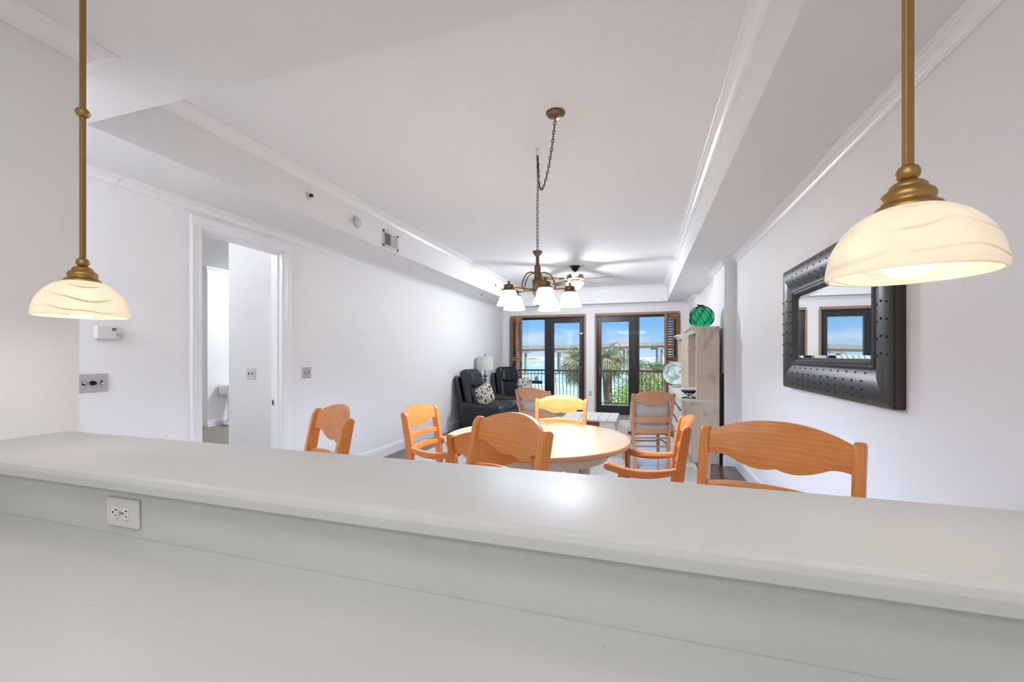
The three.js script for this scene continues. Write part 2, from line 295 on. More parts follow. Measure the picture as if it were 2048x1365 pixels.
const ceiling = struct('ceiling', 'white textured tray ceiling with lower soffits around it', 'ceiling');
part(ceiling, 'tray_panel', uvBox(span(XL - 0.14, XR + 0.14, YT, YT + 0.12, -1.3, ZB - 0.1)), M.ceil);
part(ceiling, 'soffit', uvBox(span(XL - 0.02, -2.718, YS, YT + 0.02, -1.39, ZB - 0.05)), M.soffit);
part(ceiling, 'soffit', uvBox(span(0.52, XR + 0.02, YS, YT + 0.02, -1.39, ZB - 0.05)), M.soffit);
part(ceiling, 'soffit', uvBox(span(-2.718, 0.52, YS, YT + 0.02, -9.62, ZB - 0.05)), M.soffit);
part(ceiling, 'kitchen_ceiling', uvBox(span(XL - 0.14, XR + 0.14, YS, YT + 0.12, ZF + 0.1, -1.39)), M.soffit);

// crowns: an ogee with beads, measured from the ceiling line; paths walk with the room on the right
const crown = (top, w, h) => [[0, top + 0.001], [0, top - h], [0.17 * w, top - h], [0.19 * w, top - h + 0.006], [0.26 * w, top - h + 0.009], [w * 0.32, top - h * 0.66], [w * 0.5, top - h * 0.44], [w * 0.76, top - h * 0.27], [w * 0.8, top - h * 0.2], [w * 0.93, top - h * 0.16], [w, top - h * 0.1], [w, top + 0.001]];
const t1 = struct('trim_1', 'white crown moulding inside the tray recess', 'moulding');
part(t1, 'crown_run', molding([[-2.718, -1.39], [-2.718, -6.9]], crown(YT, 0.08, 0.075)), M.trim);
part(t1, 'crown_run', molding([[-2.718, -6.903], [-2.718, -9.62], [0.52, -9.62], [0.52, -1.39], [-2.718, -1.39]], crown(YT, 0.08, 0.075)), M.trim);
const t2 = struct('trim_2', 'white crown moulding around the walls under the soffits', 'moulding');
part(t2, 'crown_run', molding([[XL, ZF], [XL, -1.86]], crown(YS, 0.066, 0.058)), M.trim);
part(t2, 'crown_run', molding([[XL, -1.863], [XL, ZB], [0.985, ZB], [0.985, -8.75], [XR, -8.75], [XR, -6.55], [0.972, -6.55], [0.972, -5.71], [XR, -5.71], [XR, ZF]], crown(YS, 0.07, 0.06)), M.trim);
const t3 = struct('trim_3', 'white crown moulding on the wall end beside the bar', 'moulding');
part(t3, 'crown_run', molding([[-2.06, ZF], [-2.06, -1.035], [-2.19, -1.035], [-2.19, ZF]], crown(YS, 0.085, 0.06)), M.trim);

const base = [[0, 0], [0.016, 0], [0.016, 0.11], [0.012, 0.118], [0.012, 0.128], [0.007, 0.138], [0, 0.14]];
const bl = struct('baseboard_left', 'white baseboard along the wall with the doorway', 'baseboard');
part(bl, 'board_run', molding([[XL, ZF], [XL, -2.335]], base), M.trim);
part(bl, 'board_run', molding([[XL, -3.302], [XL, ZB], [WL0 - 0.05, ZB]], base), M.trim);
const bb = struct('baseboard_back', 'white baseboard between the two glass doors', 'baseboard');
part(bb, 'board_run', molding([[WL1 + 0.05, ZB], [WR0 - 0.05, ZB]], base), M.trim);
const br = struct('baseboard_right', 'white baseboard along the mirror wall and pilaster', 'baseboard');
part(br, 'board_run', molding([[WR1 + 0.05, ZB], [0.985, ZB], [0.985, -8.75], [XR, -8.75], [XR, -6.55], [0.972, -6.55], [0.972, -5.71], [XR, -5.71], [XR, -1.02]], base), M.trim);

// ---------------------------------------------------------------- floor: wood border along the walls, tiles set diagonally between
const floor = struct('floor', 'pale stone tiles laid diagonally with a dark wood border', 'floor');
part(floor, 'subfloor', span(XL - 0.14, XR + 0.14, -0.2, -0.012, ZF + 0.1, ZB - 0.16), M.grout);
{
  const X0 = -2.95, X1 = 0.64, Z0 = -0.8, Z1 = ZB + 0.0, D = 0.6246, hw = D / 2 - 0.003; // half diagonals of a square tile with its joint
  const clipPoly = (P, f) => { const o = []; for (let i = 0; i < P.length; i++) { const a = P[i], b = P[(i + 1) % P.length], fa = f(a), fb = f(b); if (fa >= 0) o.push(a); if ((fa >= 0) !== (fb >= 0)) { const t = fa / (fa - fb); o.push([a[0] + (b[0] - a[0]) * t, a[1] + (b[1] - a[1]) * t]); } } return o; };
  const whole = {};
  let n = 0;
  for (let a = -2; a < 24; a++) for (let b = -20; b < 8; b++) {
    const s = 5.344 - 14 * D + (a + 0.5) * D, q = -3.1 + (b + 0.5) * D; // s = x - z, q = x + z
    const cx = (s + q) / 2, cz = (q - s) / 2;
    if (cx < X0 - 0.4 || cx > X1 + 0.4 || cz < Z1 - 0.4 || cz > Z0 + 0.4) continue;
    let P = [[cx + hw, cz], [cx, cz + hw], [cx - hw, cz], [cx, cz - hw]];
    const full = P.every(([x, z]) => x >= X0 && x <= X1 && z >= Z1 && z <= Z0);
    if (!full) for (const f of [(p) => p[0] - X0, (p) => X1 - p[0], (p) => p[1] - Z1, (p) => Z0 - p[1]]) { P = clipPoly(P, f); if (P.length < 3) break; }
    if (P.length < 3) continue;
    const mk = (Q) => { const sh = new THREE.Shape(Q.map(([x, z]) => new THREE.Vector2(x, -z))); return uvBox(new THREE.ExtrudeGeometry(sh, { depth: 0.0105, bevelEnabled: true, bevelSize: 0.0015, bevelThickness: 0.0015, bevelOffset: -0.0015, bevelSegments: 1 }).rotateX(-PI / 2).translate(0, -0.012, 0)); };
    const m = M.tiles[Math.floor(rnd() * 3)];
    if (full) { whole.g ??= mk([[hw, 0], [0, hw], [-hw, 0], [0, -hw]]); part(floor, 'tile', whole.g, m, null, [cx, 0, cz]); } else part(floor, 'tile', mk(P), m);
    n++;
  }
  const plank = uvBox(new THREE.BoxGeometry(0.118, 0.012, 1.19), 2);
  for (const [x0, x1] of [[XL, X0], [X1, XR]]) {
    const k = Math.round((x1 - x0) / 0.12), w = (x1 - x0) / k;
    for (let i = 0; i < k; i++) for (let z = Z1 - (i % 2) * 0.6 + 0.6; z < Z0 + 0.7; z += 1.2) part(floor, 'floorboard', plank, M.planks[Math.floor(rnd() * 3)], null, [x0 + (i + 0.5) * w, -0.006, z]).scale.x = (w - 0.001) / 0.118;
  }
}
const kfloor = struct('floor_kitchen', 'kitchen floor below the counter', 'floor');
part(kfloor, 'floor_slab', uvBox(span(XL, XR, -0.0115, 0, -0.8, ZF)), M.tiles[1]);

// ---------------------------------------------------------------- doorway in the left wall and the room beyond
const door1 = struct('door_1', 'white cased doorway opening to the bright next room', 'doorway');
{
  const cas = [[0, 0], [0, 0.085], [0.022, 0.085], [0.026, 0.078], [0.02, 0.068], [0.02, 0.045], [0.014, 0.036], [0.016, 0.024], [0.012, 0.012], [0.014, 0.004], [0.01, 0]]; // [out, away from the opening]
  const leg = (zIn, dir) => { const s = new THREE.Shape(cas.map(([o, w]) => new THREE.Vector2(o, w * dir))); const g = new THREE.ExtrudeGeometry(s, { depth: DH, bevelEnabled: false }).rotateX(-PI / 2); return uvBox(toCreasedNormals(g, 0.3)).translate(XL, 0, zIn); };
  const flip = (g) => g;
  part(door1, 'door_casing', flip(leg(DZ0, -1)), M.trim); part(door1, 'door_casing', leg(DZ1, 1), M.trim);
  const s = new THREE.Shape(cas.map(([o, w]) => new THREE.Vector2(o, w)));
  part(door1, 'head_casing', uvBox(toCreasedNormals(new THREE.ExtrudeGeometry(s, { depth: DZ0 - DZ1 + 0.17, bevelEnabled: false }), 0.3)).translate(XL, DH, DZ1 - 0.085), M.trim);
  part(door1, 'jamb', uvBox(span(XL - 0.14, XL, 0, DH, DZ1, DZ1 + 0.012)), M.trim);
  part(door1, 'jamb', uvBox(span(XL - 0.14, XL, 0, DH, DZ0 - 0.012, DZ0)), M.trim);
  part(door1, 'head_jamb', uvBox(span(XL - 0.14, XL, DH - 0.012, DH, DZ1, DZ0)), M.trim);
  part(door1, 'stop', uvBox(span(XL - 0.085, XL - 0.05, 0, DH - 0.012, DZ1 + 0.012, DZ1 + 0.022)), M.trim);
  const sp = part(door1, 'strike_plate', rspan(XL - 0.128, XL - 0.1, 0.872, 0.932, DZ1 + 0.012, DZ1 + 0.0145, 0.002), M.chrome, 'small metal strike plate');
  part(sp, 'latch_hole', span(XL - 0.122, XL - 0.108, 0.885, 0.919, DZ1 + 0.0146, DZ1 + 0.0152), M.blackMatt);
}
const wallSide = struct('wall_side_room', 'white walls of the next room seen through the doorway', 'wall');
part(wallSide, 'wall_section', uvBox(span(-4.06, XL - 0.14, 0, 3.05, DZ1 - 0.02, DZ1 - 0.14)), M.wall);
part(wallSide, 'wall_section', uvBox(span(-8.9, -7.89, 0, 3.1, -5.86, ZB)), M.wall);
part(wallSide, 'wall_section', uvBox(span(-8.9, -8.76, 0, 3.1, -0.9, -5.9)), M.wall);
part(wallSide, 'wall_section', uvBox(span(-8.9, XL - 0.1, 0, 3.1, -1.0, -0.86)), M.wall);
part(wallSide, 'wall_section', uvBox(merge(span(-7.9, -7.0, 0, 3.1, ZB, ZB - 0.16), span(-4.4, XL - 0.1, 0, 3.1, ZB, ZB - 0.16), span(-7.0, -4.4, 2.4, 3.1, ZB, ZB - 0.16))), M.wall);
part(wallSide, 'crown_run', molding([[-8.76, -5.86], [-7.89, -5.86], [-7.89, ZB]].reverse().map(([x, z]) => [x, z]), crown(3.05, 0.08, 0.1).map(([a, b]) => [-a, b])), M.trim);
part(wallSide, 'board_run', molding([[-8.76, -5.86], [-7.89, -5.86], [-7.89, ZB]].reverse(), base.map(([a, b]) => [-a, b])), M.trim);
const floorSide = struct('floor_side_room', 'grey beige carpet of the next room', 'carpet');
part(floorSide, 'carpet', uvBox(span(-8.9, XL - 0.0, -0.2, 0.0, -0.9, ZB - 0.1)), M.carpet);
const ceilSide = struct('ceiling_side_room', 'white ceiling of the next room', 'ceiling');
part(ceilSide, 'ceiling_panel', uvBox(span(-8.9, XL - 0.14, 3.05, 3.2, -0.8, ZB - 0.16)), M.soffit);
{
  const p = thing('pedestal_stand', 'white pedestal with a thick square top beyond the doorway', 'pedestal', [-7.7, 0, -6.2]);
  part(p, 'top', rspan(-0.16, 0.16, 0.6, 0.8, -0.16, 0.16, 0.03), M.trim); part(p, 'column', lathe([[0.0001, 0], [0.14, 0], [0.14, 0.05], [0.075, 0.1], [0.065, 0.5], [0.1, 0.6], [0.0001, 0.6]]), M.trim);
  const l = thing('added_globe_light', 'white globe light added out of view deep in the next room', 'ceiling light', [-6.0, 3.05, -7.4]);  // hidden lamp added to brighten the far wall beyond the doorway
  part(l, 'base', cyl(0.09, 0.09, 0.03, 0, -0.015, 0), M.chrome); part(l, 'globe', new THREE.SphereGeometry(0.12, 24, 16).translate(0, -0.14, 0), M.bowl);
  const l2 = thing('added_globe_light', 'white globe light added out of view by the entrance of the next room', 'ceiling light', [-5.4, 3.05, -1.9]);  // second hidden lamp, added for the return wall inside the doorway
  part(l2, 'base', cyl(0.09, 0.09, 0.03, 0, -0.015, 0), M.chrome); part(l2, 'globe', new THREE.SphereGeometry(0.12, 24, 16).translate(0, -0.14, 0), M.bowl);
  const pm = new THREE.PointLight(0xf6f9ff, 2.8); pm.position.set(0, -0.14, 0); pm.shadow.radius = 5; l2.add(pm);
  const pl = new THREE.PointLight(0xf6f9ff, 7.5); pl.position.set(0, -0.14, 0); pl.shadow.radius = 5; l.add(pl);
}

// ---------------------------------------------------------------- glass doors (right and left unit) with wood casings
function doorUnit(n, label, x0, x1, doorSide) { // doorSide +1: the hinged leaf is at the x1 end
  const o = struct('window_' + n, label, 'glass door');
  const zc = ZB - 0.05;
  part(o, 'casing', uvBox(rspan(x0 - 0.012, x1 + 0.012, WH - 0.05, WH + 0.005, ZB - 0.08, ZB + 0.016, 0.004)), M.casing);
  for (const x of [x0, x1]) part(o, 'casing', uvBox(rspan(x - 0.022, x + 0.022, 0, WH - 0.05, ZB - 0.08, ZB + 0.014, 0.004), 1), M.casing);
  const s = doorSide, d = x1 - x0, at = (a) => s > 0 ? x1 - a : x0 + a; // a measured from the hinged leaf's side
  const F = (a0, a1, y0, y1, z0 = zc - 0.04, z1 = zc + 0.03) => rspan(Math.min(at(a0), at(a1)), Math.max(at(a0), at(a1)), y0, y1, z0, z1, 0.006);
  part(o, 'outer_frame', merge(F(0.022, 0.055, 0, WH - 0.05), F(d - 0.055, d - 0.022, 0, WH - 0.05), F(0.022, d - 0.022, WH - 0.085, WH - 0.05), F(0.022, d - 0.022, 0, 0.03)), M.frameBlack);
  // hinged leaf
  const leaf = part(o, 'door_leaf', merge(F(0.058, 0.135, 0.03, WH - 0.088, zc - 0.03, zc + 0.045), F(0.752, 0.86, 0.03, WH - 0.088, zc - 0.03, zc + 0.045), F(0.135, 0.752, 2.148, WH - 0.088, zc - 0.03, zc + 0.045), F(0.135, 0.752, 0.03, 0.2, zc - 0.03, zc + 0.045)), M.frameBlack);
  part(leaf, 'pane', F(0.13, 0.757, 0.19, 2.155, zc + 0.004, zc + 0.01), M.glass);
  const hd = part(leaf, 'handle', merge(rspan(at(0.098) - 0.014, at(0.098) + 0.014, 0.93, 1.12, zc + 0.045, zc + 0.052, 0.003), bar([at(0.098), 1.03, zc + 0.05], [at(0.098), 1.03, zc + 0.1], 0.008), bar([at(0.098), 1.03, zc + 0.095], [at(0.2), 1.02, zc + 0.095], 0.008, 0.006)), M.bronze, 'bronze lever handle');
  // fixed light
  const fx = part(o, 'fixed_sash', merge(F(0.862, 0.985, 0.03, WH - 0.088), F(d - 0.12, d - 0.055, 0.03, WH - 0.088), F(0.985, d - 0.12, 2.242, WH - 0.085), F(0.985, d - 0.12, 0.03, 0.2)), M.frameBlack);
  part(fx, 'pane', F(0.98, d - 0.115, 0.19, 2.25, zc, zc + 0.006), M.glass);
}
doorUnit(1, 'black framed glass door with tan casing, left of the pair', WL0, WL1, 1);
doorUnit(2, 'black framed glass door with tan casing, right of the pair', WR0, WR1, -1);

function shutterPanel(name, label, x, z, turn, w) { // plantation shutter leaf hinged at (x, z), reaching along +x before turning
  const o = thing(name, label, 'shutter', [x, 0.012, z], turn, 'wooden plantation shutters at the glass doors');
  const Hs = 2.27, th = 0.028;
  for (const a of [0, w - 0.045]) part(o, 'stile', uvBox(rspan(a, a + 0.045, 0, Hs, -th / 2, th / 2, 0.003), 1), M.shutter);
  for (const [y0, y1] of [[0, 0.11], [1.22, 1.32], [Hs - 0.1, Hs]]) part(o, 'rail', uvBox(rspan(0.045, w - 0.045, y0, y1, -th / 2, th / 2, 0.003)), M.shutter);
  const lg = uvBox(new THREE.CylinderGeometry(0.5, 0.5, w - 0.092, 10).rotateZ(PI / 2).scale(1, 0.011, 0.062).rotateX(-0.62).translate(w / 2, 0, 0));
  for (const [y0, y1] of [[0.11, 1.22], [1.32, Hs - 0.1]]) { const n = Math.round((y1 - y0) / 0.058); for (let i = 0; i < n; i++) part(o, 'louver', lg, M.shutter, null, [0, y0 + (i + 0.5) * (y1 - y0) / n, 0]); }
  part(o, 'tilt_rod', span(w / 2 - 0.006, w / 2 + 0.006, 0.2, Hs - 0.2, 0.034, 0.044), M.shutter);
  return o;
}
shutterPanel('plantation_shutter', 'brown louvered shutter leaf lying flat at far left door edge', WL0 + 0.026, ZB + 0.04, 0, 0.26);
shutterPanel('plantation_shutter', 'pale-lit louvered shutter leaf standing out beside the seat by the left door', WL0 + 0.30, ZB + 0.45, PI / 2, 0.4).children.forEach(() => {});
shutterPanel('plantation_shutter', 'brown louvered shutter leaf lying flat at right door edge behind the cabinet', WR1 - 0.286, ZB + 0.04, 0, 0.26);
shutterPanel('plantation_shutter', 'louvered shutter leaf seen edge-on beside the right glass pane', WR1 - 0.305, ZB + 0.45, PI / 2, 0.38);

// ---------------------------------------------------------------- counters
{
  const bt = thing('bar_counter', 'long white raised bar top with rounded edge', 'counter', [0, 0, 0]);
  const s = new THREE.Shape(); // section in (z forward = -x here) : x = -z
  s.moveTo(0.668, 1.04); s.lineTo(0.666, 1.058); s.bezierCurveTo(0.667, 1.069, 0.673, 1.076, 0.686, 1.076);
  s.lineTo(1.002, 1.076); s.bezierCurveTo(1.014, 1.076, 1.02, 1.07, 1.02, 1.06); s.lineTo(1.018, 1.038); s.lineTo(0.67, 1.038); s.closePath();
  const g = new THREE.ExtrudeGeometry(s, { depth: XR + 2.06, bevelEnabled: false, curveSegments: 10 }).rotateY(PI / 2).translate(-2.06, 0, 0); // x' = depth, z' = -x
  part(bt, 'bar_top', uvBox(toCreasedNormals(g, 0.45)), M.counter);
  const kw = thing('knee_wall', 'white backsplash panel under the bar top with the power outlet', 'backsplash', [0, 0, 0]);
  part(kw, 'backsplash', uvBox(span(-2.06, XR, 0.913, 1.038, -0.703, -0.72)), M.counter);
  part(kw, 'support_wall', uvBox(span(-2.06, XR, 0, 1.038, -0.72, -0.81)), M.wall);
  part(kw, 'caulk_joint', bar([-2.06, 0.9145, -0.7025], [XR, 0.9145, -0.7025], 0.0011, 0.0011, 6), std({ color: 0xbdbbb6, roughness: 0.9 }), 'thin grey caulk line');
  const lc = thing('kitchen_counter', 'white kitchen countertop below the bar, lightly scuffed', 'counter', [0, 0, 0]);
  part(lc, 'counter_top', uvBox(rspan(-2.06, XR, 0.876, 0.914, -0.718, -0.03, 0.006)), M.counter);
  // scuffs and specks where the photograph shows them (marks on the surface, real size)
  const mark = (x, z, l, w, a, y = 0.9143) => new THREE.CircleGeometry(0.5, 10).scale(l, w, 1).rotateX(-PI / 2).rotateY(a).translate(x, y, z);
  const sc = []; for (let i = 0; i < 26; i++) sc.push(mark(rr(-1.5, 0.45), rr(-0.66, -0.35), rr(0.002, 0.007), rr(0.0006, 0.0014), rr(0, 3)));
  part(lc, 'scuff_marks', merge(sc), std({ color: 0x7d7b77, roughness: 0.6 }), 'tiny grey scuff marks');
  part(lc, 'dent', merge([mark(-0.386, -0.455, 0.009, 0.0045, 0.5)]), std({ color: 0x9a9893, roughness: 0.5 }), 'small grey spot');
  const cab = thing('base_cabinet', 'white base cabinets under the kitchen countertop', 'cabinet', [0, 0, 0]);
  part(cab, 'body', span(-2.055, XR - 0.005, 0.09, 0.875, -0.702, -0.075), M.trim); part(cab, 'toe_kick', span(-2.055, XR - 0.005, 0, 0.09, -0.702, -0.13), M.black);
  for (let i = 0; i < 6; i++) { const x = -2.05 + i * 0.523, d = part(cab, 'door', rspan(x, x + 0.515, 0.1, 0.86, -0.075, -0.055, 0.004), M.trim); part(d, 'knob', new THREE.SphereGeometry(0.014, 12, 8).translate(x + 0.46, 0.78, -0.045), M.chrome); }
}

// ---------------------------------------------------------------- wall plates and small devices
{ // duplex outlet lying on its side in the backsplash
  const o = thing('power_outlet', 'white duplex power outlet lying sideways in the backsplash', 'outlet', [-1.223, 0.972, -0.703]);
  part(o, 'cover_plate', rbox(0.116, 0.07, 0.007, 0.0035, 0, 0, 0.0035), M.plate);
  for (const [x, f] of [[-0.0235, -1], [0.0135, -1]]) {
    const s = new THREE.Shape(); const r = 0.0165, w = 0.0125; // rounded face with flat sides
    s.absarc(0, 0, r, Math.acos(w / r), PI - Math.acos(w / r)); s.absarc(0, 0, r, PI + Math.acos(w / r), 2 * PI - Math.acos(w / r)); s.closePath();
    const rc = part(o, 'receptacle', new THREE.ExtrudeGeometry(s, { depth: 0.0012, bevelEnabled: true, bevelSize: 0.0004, bevelThickness: 0.0004, bevelSegments: 1 }).translate(x, 0, 0.007), M.socket);
    part(rc, 'slot', merge(span(x + 0.0005, x + 0.0085, 0.0055, 0.0078, 0.0084, 0.0088), span(x + 0.0038, x + 0.0048, 0.0078, 0.011, 0.0084, 0.0088)), M.blackMatt);
    part(rc, 'slot', span(x + 0.001, x + 0.0075, -0.0078, -0.0056, 0.0084, 0.0088), M.blackMatt);
    part(rc, 'ground_hole', cyl(0.0026, 0.0026, 0.0006, 0, 0, 0).rotateX(PI / 2).translate(x - 0.0075, 0, 0.0086), M.blackMatt);
    part(o, 'gap_ring', new THREE.RingGeometry(0.0167, 0.0174, 24, 1, 0.75, 1.64).translate(x, 0, 0.00715), M.black); part(o, 'gap_ring', new THREE.RingGeometry(0.0167, 0.0174, 24, 1, 3.9, 1.64).translate(x, 0, 0.00715), M.black);
  }
  part(o, 'screw', cyl(0.003, 0.003, 0.0015, 0, 0, 0).rotateX(PI / 2).translate(-0.005, 0, 0.0076), M.brass);
}
function wallPlate(name, label, pos, turn, w, h, mat, toggles) {
  const o = thing(name, label, 'switch', pos, turn);
  part(o, 'cover_plate', rbox(w, h, 0.007, 0.003, 0, 0, 0.0035), mat);
  for (const t of toggles) {
    if (t.knob) { part(o, 'dimmer_knob', new THREE.CylinderGeometry(0.012, 0.016, 0.02, 24).rotateX(PI / 2).translate(t.x, 0, 0.017), t.mat || M.knob, 'dark round dimmer knob'); continue; }
    const b = part(o, 'toggle_surround', rbox(0.012, 0.026, 0.003, 0.001, t.x, 0, 0.0085), M.black);
    part(b, 'toggle', rbox(0.007, 0.011, 0.014, 0.002, t.x, t.up ? 0.004 : -0.004, 0.014), M.plate);
  }
  for (const t of toggles) for (const s of [-1, 1]) part(o, 'screw', cyl(0.0024, 0.0024, 0.0016, 0, 0, 0, 10).rotateX(PI / 2).translate(t.x, s * 0.03, 0.0075), M.chrome);
  return o;
}
wallPlate('switch_plate', 'grey three-gang plate with round dimmer knob beside the wall end', [XL, 1.187, -1.735], PI / 2, 0.163, 0.114, M.plateGrey, [{ x: -0.046 + 0.0, up: true }, { x: 0, knob: true }, { x: 0.046, up: false }]);
wallPlate('switch_plate', 'grey double switch plate on the wall right of the doorway', [XL, 1.183, -3.507], PI / 2, 0.116, 0.114, M.plateGrey, [{ x: -0.023, up: true }, { x: 0.023, up: false }]);
wallPlate('switch_plate', 'white double switch plate on the wall inside the doorway', [-3.76, 1.18, DZ1 - 0.02], 0, 0.116, 0.114, M.plate, [{ x: -0.023, up: true }, { x: 0.023, up: false }]);
{
  const o = thing('wall_outlet', 'white outlet plate low on the wall between the glass doors', 'outlet', [-1.165, 0.47, ZB]);
  part(o, 'cover_plate', rbox(0.07, 0.114, 0.006, 0.003, 0, 0, 0.003), M.plateGrey); for (const y of [-0.02, 0.02]) part(o, 'receptacle', rbox(0.03, 0.028, 0.003, 0.008, 0, y, 0.0065), M.socket);
  const t = thing('thermostat', 'white wall thermostat with small dark display below the left pendant', 'thermostat', [XL, 1.51, -1.813], PI / 2);
  part(t, 'body', rbox(0.152, 0.09, 0.032, 0.012, 0, 0, 0.016, 4), M.plate);
  part(t, 'cover', rbox(0.104, 0.084, 0.008, 0.004, -0.018, 0, 0.034), M.plate);
  part(t, 'display', rbox(0.021, 0.018, 0.002, 0.001, 0.019, 0.022, 0.0385), std({ color: 0x3a3c3c, roughness: 0.3 }));
  const dg = part(t, 'digits', merge(span(0.014, 0.016, 0.017, 0.027, 0.0393, 0.0397), span(0.019, 0.021, 0.017, 0.027, 0.0393, 0.0397), span(0.0185, 0.026, 0.025, 0.027, 0.0393, 0.0397), span(0.024, 0.026, 0.018, 0.026, 0.0393, 0.0397)), M.plateGrey);
  part(t, 'dial', cyl(0.016, 0.016, 0.006, 0, 0, 0, 24).rotateX(PI / 2).translate(0.056, -0.016, 0.033), M.plateGrey);
}
// soffit fittings
function sprinkler(label, pos, rotZ, turn) {
  const o = thing('sprinkler_head', label, 'sprinkler', pos, turn, 'fire sprinkler heads');
  const g = new THREE.Group();
  part(o, 'escutcheon', lathe([[0.0001, 0], [0.036, 0], [0.034, 0.006], [0.02, 0.01], [0.0001, 0.01]], 24).rotateZ(rotZ), M.plate);
  part(o, 'nozzle', lathe([[0.0001, 0.008], [0.013, 0.008], [0.013, 0.016], [0.006, 0.02], [0.006, 0.028], [0.014, 0.03], [0.014, 0.033], [0.0001, 0.033]], 20).rotateZ(rotZ), M.knob);
  return o;
}
sprinkler('sprinkler head on the soffit face nearest the kitchen', [-2.718, 2.729, -2.894], -PI / 2, 0);
sprinkler('small sprinkler head on the soffit face near the far vent', [-2.718, 2.722, -7.6], -PI / 2, 0);
sprinkler('small sprinkler head under the soffit near the left wall', [-2.929, YS, -7.45], PI, 0);
{
  const o = thing('smoke_detector', 'round white smoke detector on the left soffit face', 'smoke detector', [-2.718, 2.69, -3.505], PI / 2);
  part(o, 'base', cyl(0.058, 0.062, 0.014, 0, 0, 0, 36).rotateX(PI / 2).translate(0, 0, 0.007), M.plate);
  part(o, 'cover', lathe([[0.0001, 0.05], [0.022, 0.05], [0.036, 0.044], [0.044, 0.03], [0.046, 0.012], [0.0001, 0.012]], 36).rotateX(PI / 2), M.plate);
  for (let i = 0; i < 8; i++) part(o, 'vent_slot', rbox(0.004, 0.016, 0.004, 0.001).translate(0, 0.032, 0.043).rotateZ(i * PI / 4), M.plateGrey);
  for (const [lab, z, y, w, h, split] of [['white air vent with dark grille beside the smoke detector', -4.10, 2.66, 0.3, 0.185, true], ['white air vent at the far end of the left soffit', -8.1, 2.675, 0.225, 0.11, false]]) {
    const v = thing('air_vent', lab, 'vent', [-2.718, y, z], PI / 2, 'soffit air vents');
    const f = 0.028;
    part(v, 'frame', merge(rbox(w, f, 0.01, 0.002, 0, h / 2 - f / 2, 0.005), rbox(w, f, 0.01, 0.002, 0, -h / 2 + f / 2, 0.005), rbox(f, h, 0.01, 0.002, -w / 2 + f / 2, 0, 0.005), rbox(f, h, 0.01, 0.002, w / 2 - f / 2, 0, 0.005)), M.plate);
    part(v, 'backing', span(-w / 2 + f, w / 2 - f, -h / 2 + f, h / 2 - f, 0.0005, 0.001), M.black);
    const nb = split ? 15 : 10; for (let i = 0; i < nb; i++) { const x = -w / 2 + f + (i + 0.5) * (w - 2 * f) / nb; part(v, 'blade', rbox(0.0022, h - 2 * f, 0.012, 0.0008).rotateY(split ? (i < nb / 2 ? -0.6 : 0.9) : 0.6).translate(x, 0, 0.006), M.plate); }
    if (split) { for (let i = 0; i < 5; i++) part(v, 'cross_blade', rbox(w / 2 - f, 0.002, 0.005, 0.0008, -w / 4 + f / 2, -h / 2 + f + (i + 0.5) * (h - 2 * f) / 5, 0.003), M.plate); part(v, 'centre_bar', rbox(0.006, h - 2 * f, 0.009, 0.001, 0, 0, 0.0055), M.plate); }
  }
}

// ---------------------------------------------------------------- kitchen ceiling lights, added out of view to brighten the scene
for (const [label, z, power] of [['white box light added out of view over the kitchen counter', 0.15, 1.85], ['white box light added out of view at the back of the kitchen', 1.55, 3.5]]) {
  const o = thing('added_kitchen_light', label, 'ceiling light', [-0.45, YS, z], 0, 'added kitchen ceiling lights');
  part(o, 'housing', rspan(-0.66, 0.66, -0.05, 0, -0.3, 0.3, 0.01), M.trim); part(o, 'diffuser', rspan(-0.62, 0.62, -0.07, -0.05, -0.26, 0.26, 0.008), M.panelGlow);
  const l = new THREE.RectAreaLight(0xfafbff, power, 1.24, 0.52); l.position.set(0, -0.078, 0); l.rotation.x = -PI / 2; o.add(l);
}
{
  const o = thing('added_hall_light', 'round white light added out of view in the hall behind the wall end', 'ceiling light', [-2.76, YS, 0.2]);  // unseen lamp added to lift the left wall
  part(o, 'base', cyl(0.15, 0.15, 0.03, 0, -0.015, 0, 36), M.trim); part(o, 'dome', lathe(smoothProfile([[0.14, -0.03], [0.13, -0.06], [0.08, -0.09], [0.0001, -0.1]], 20), 36), M.bowl);
  const l = new THREE.PointLight(0xf4f7ff, 3.8); l.position.set(0, -0.06, 0); l.shadow.radius = 4; o.add(l);
}

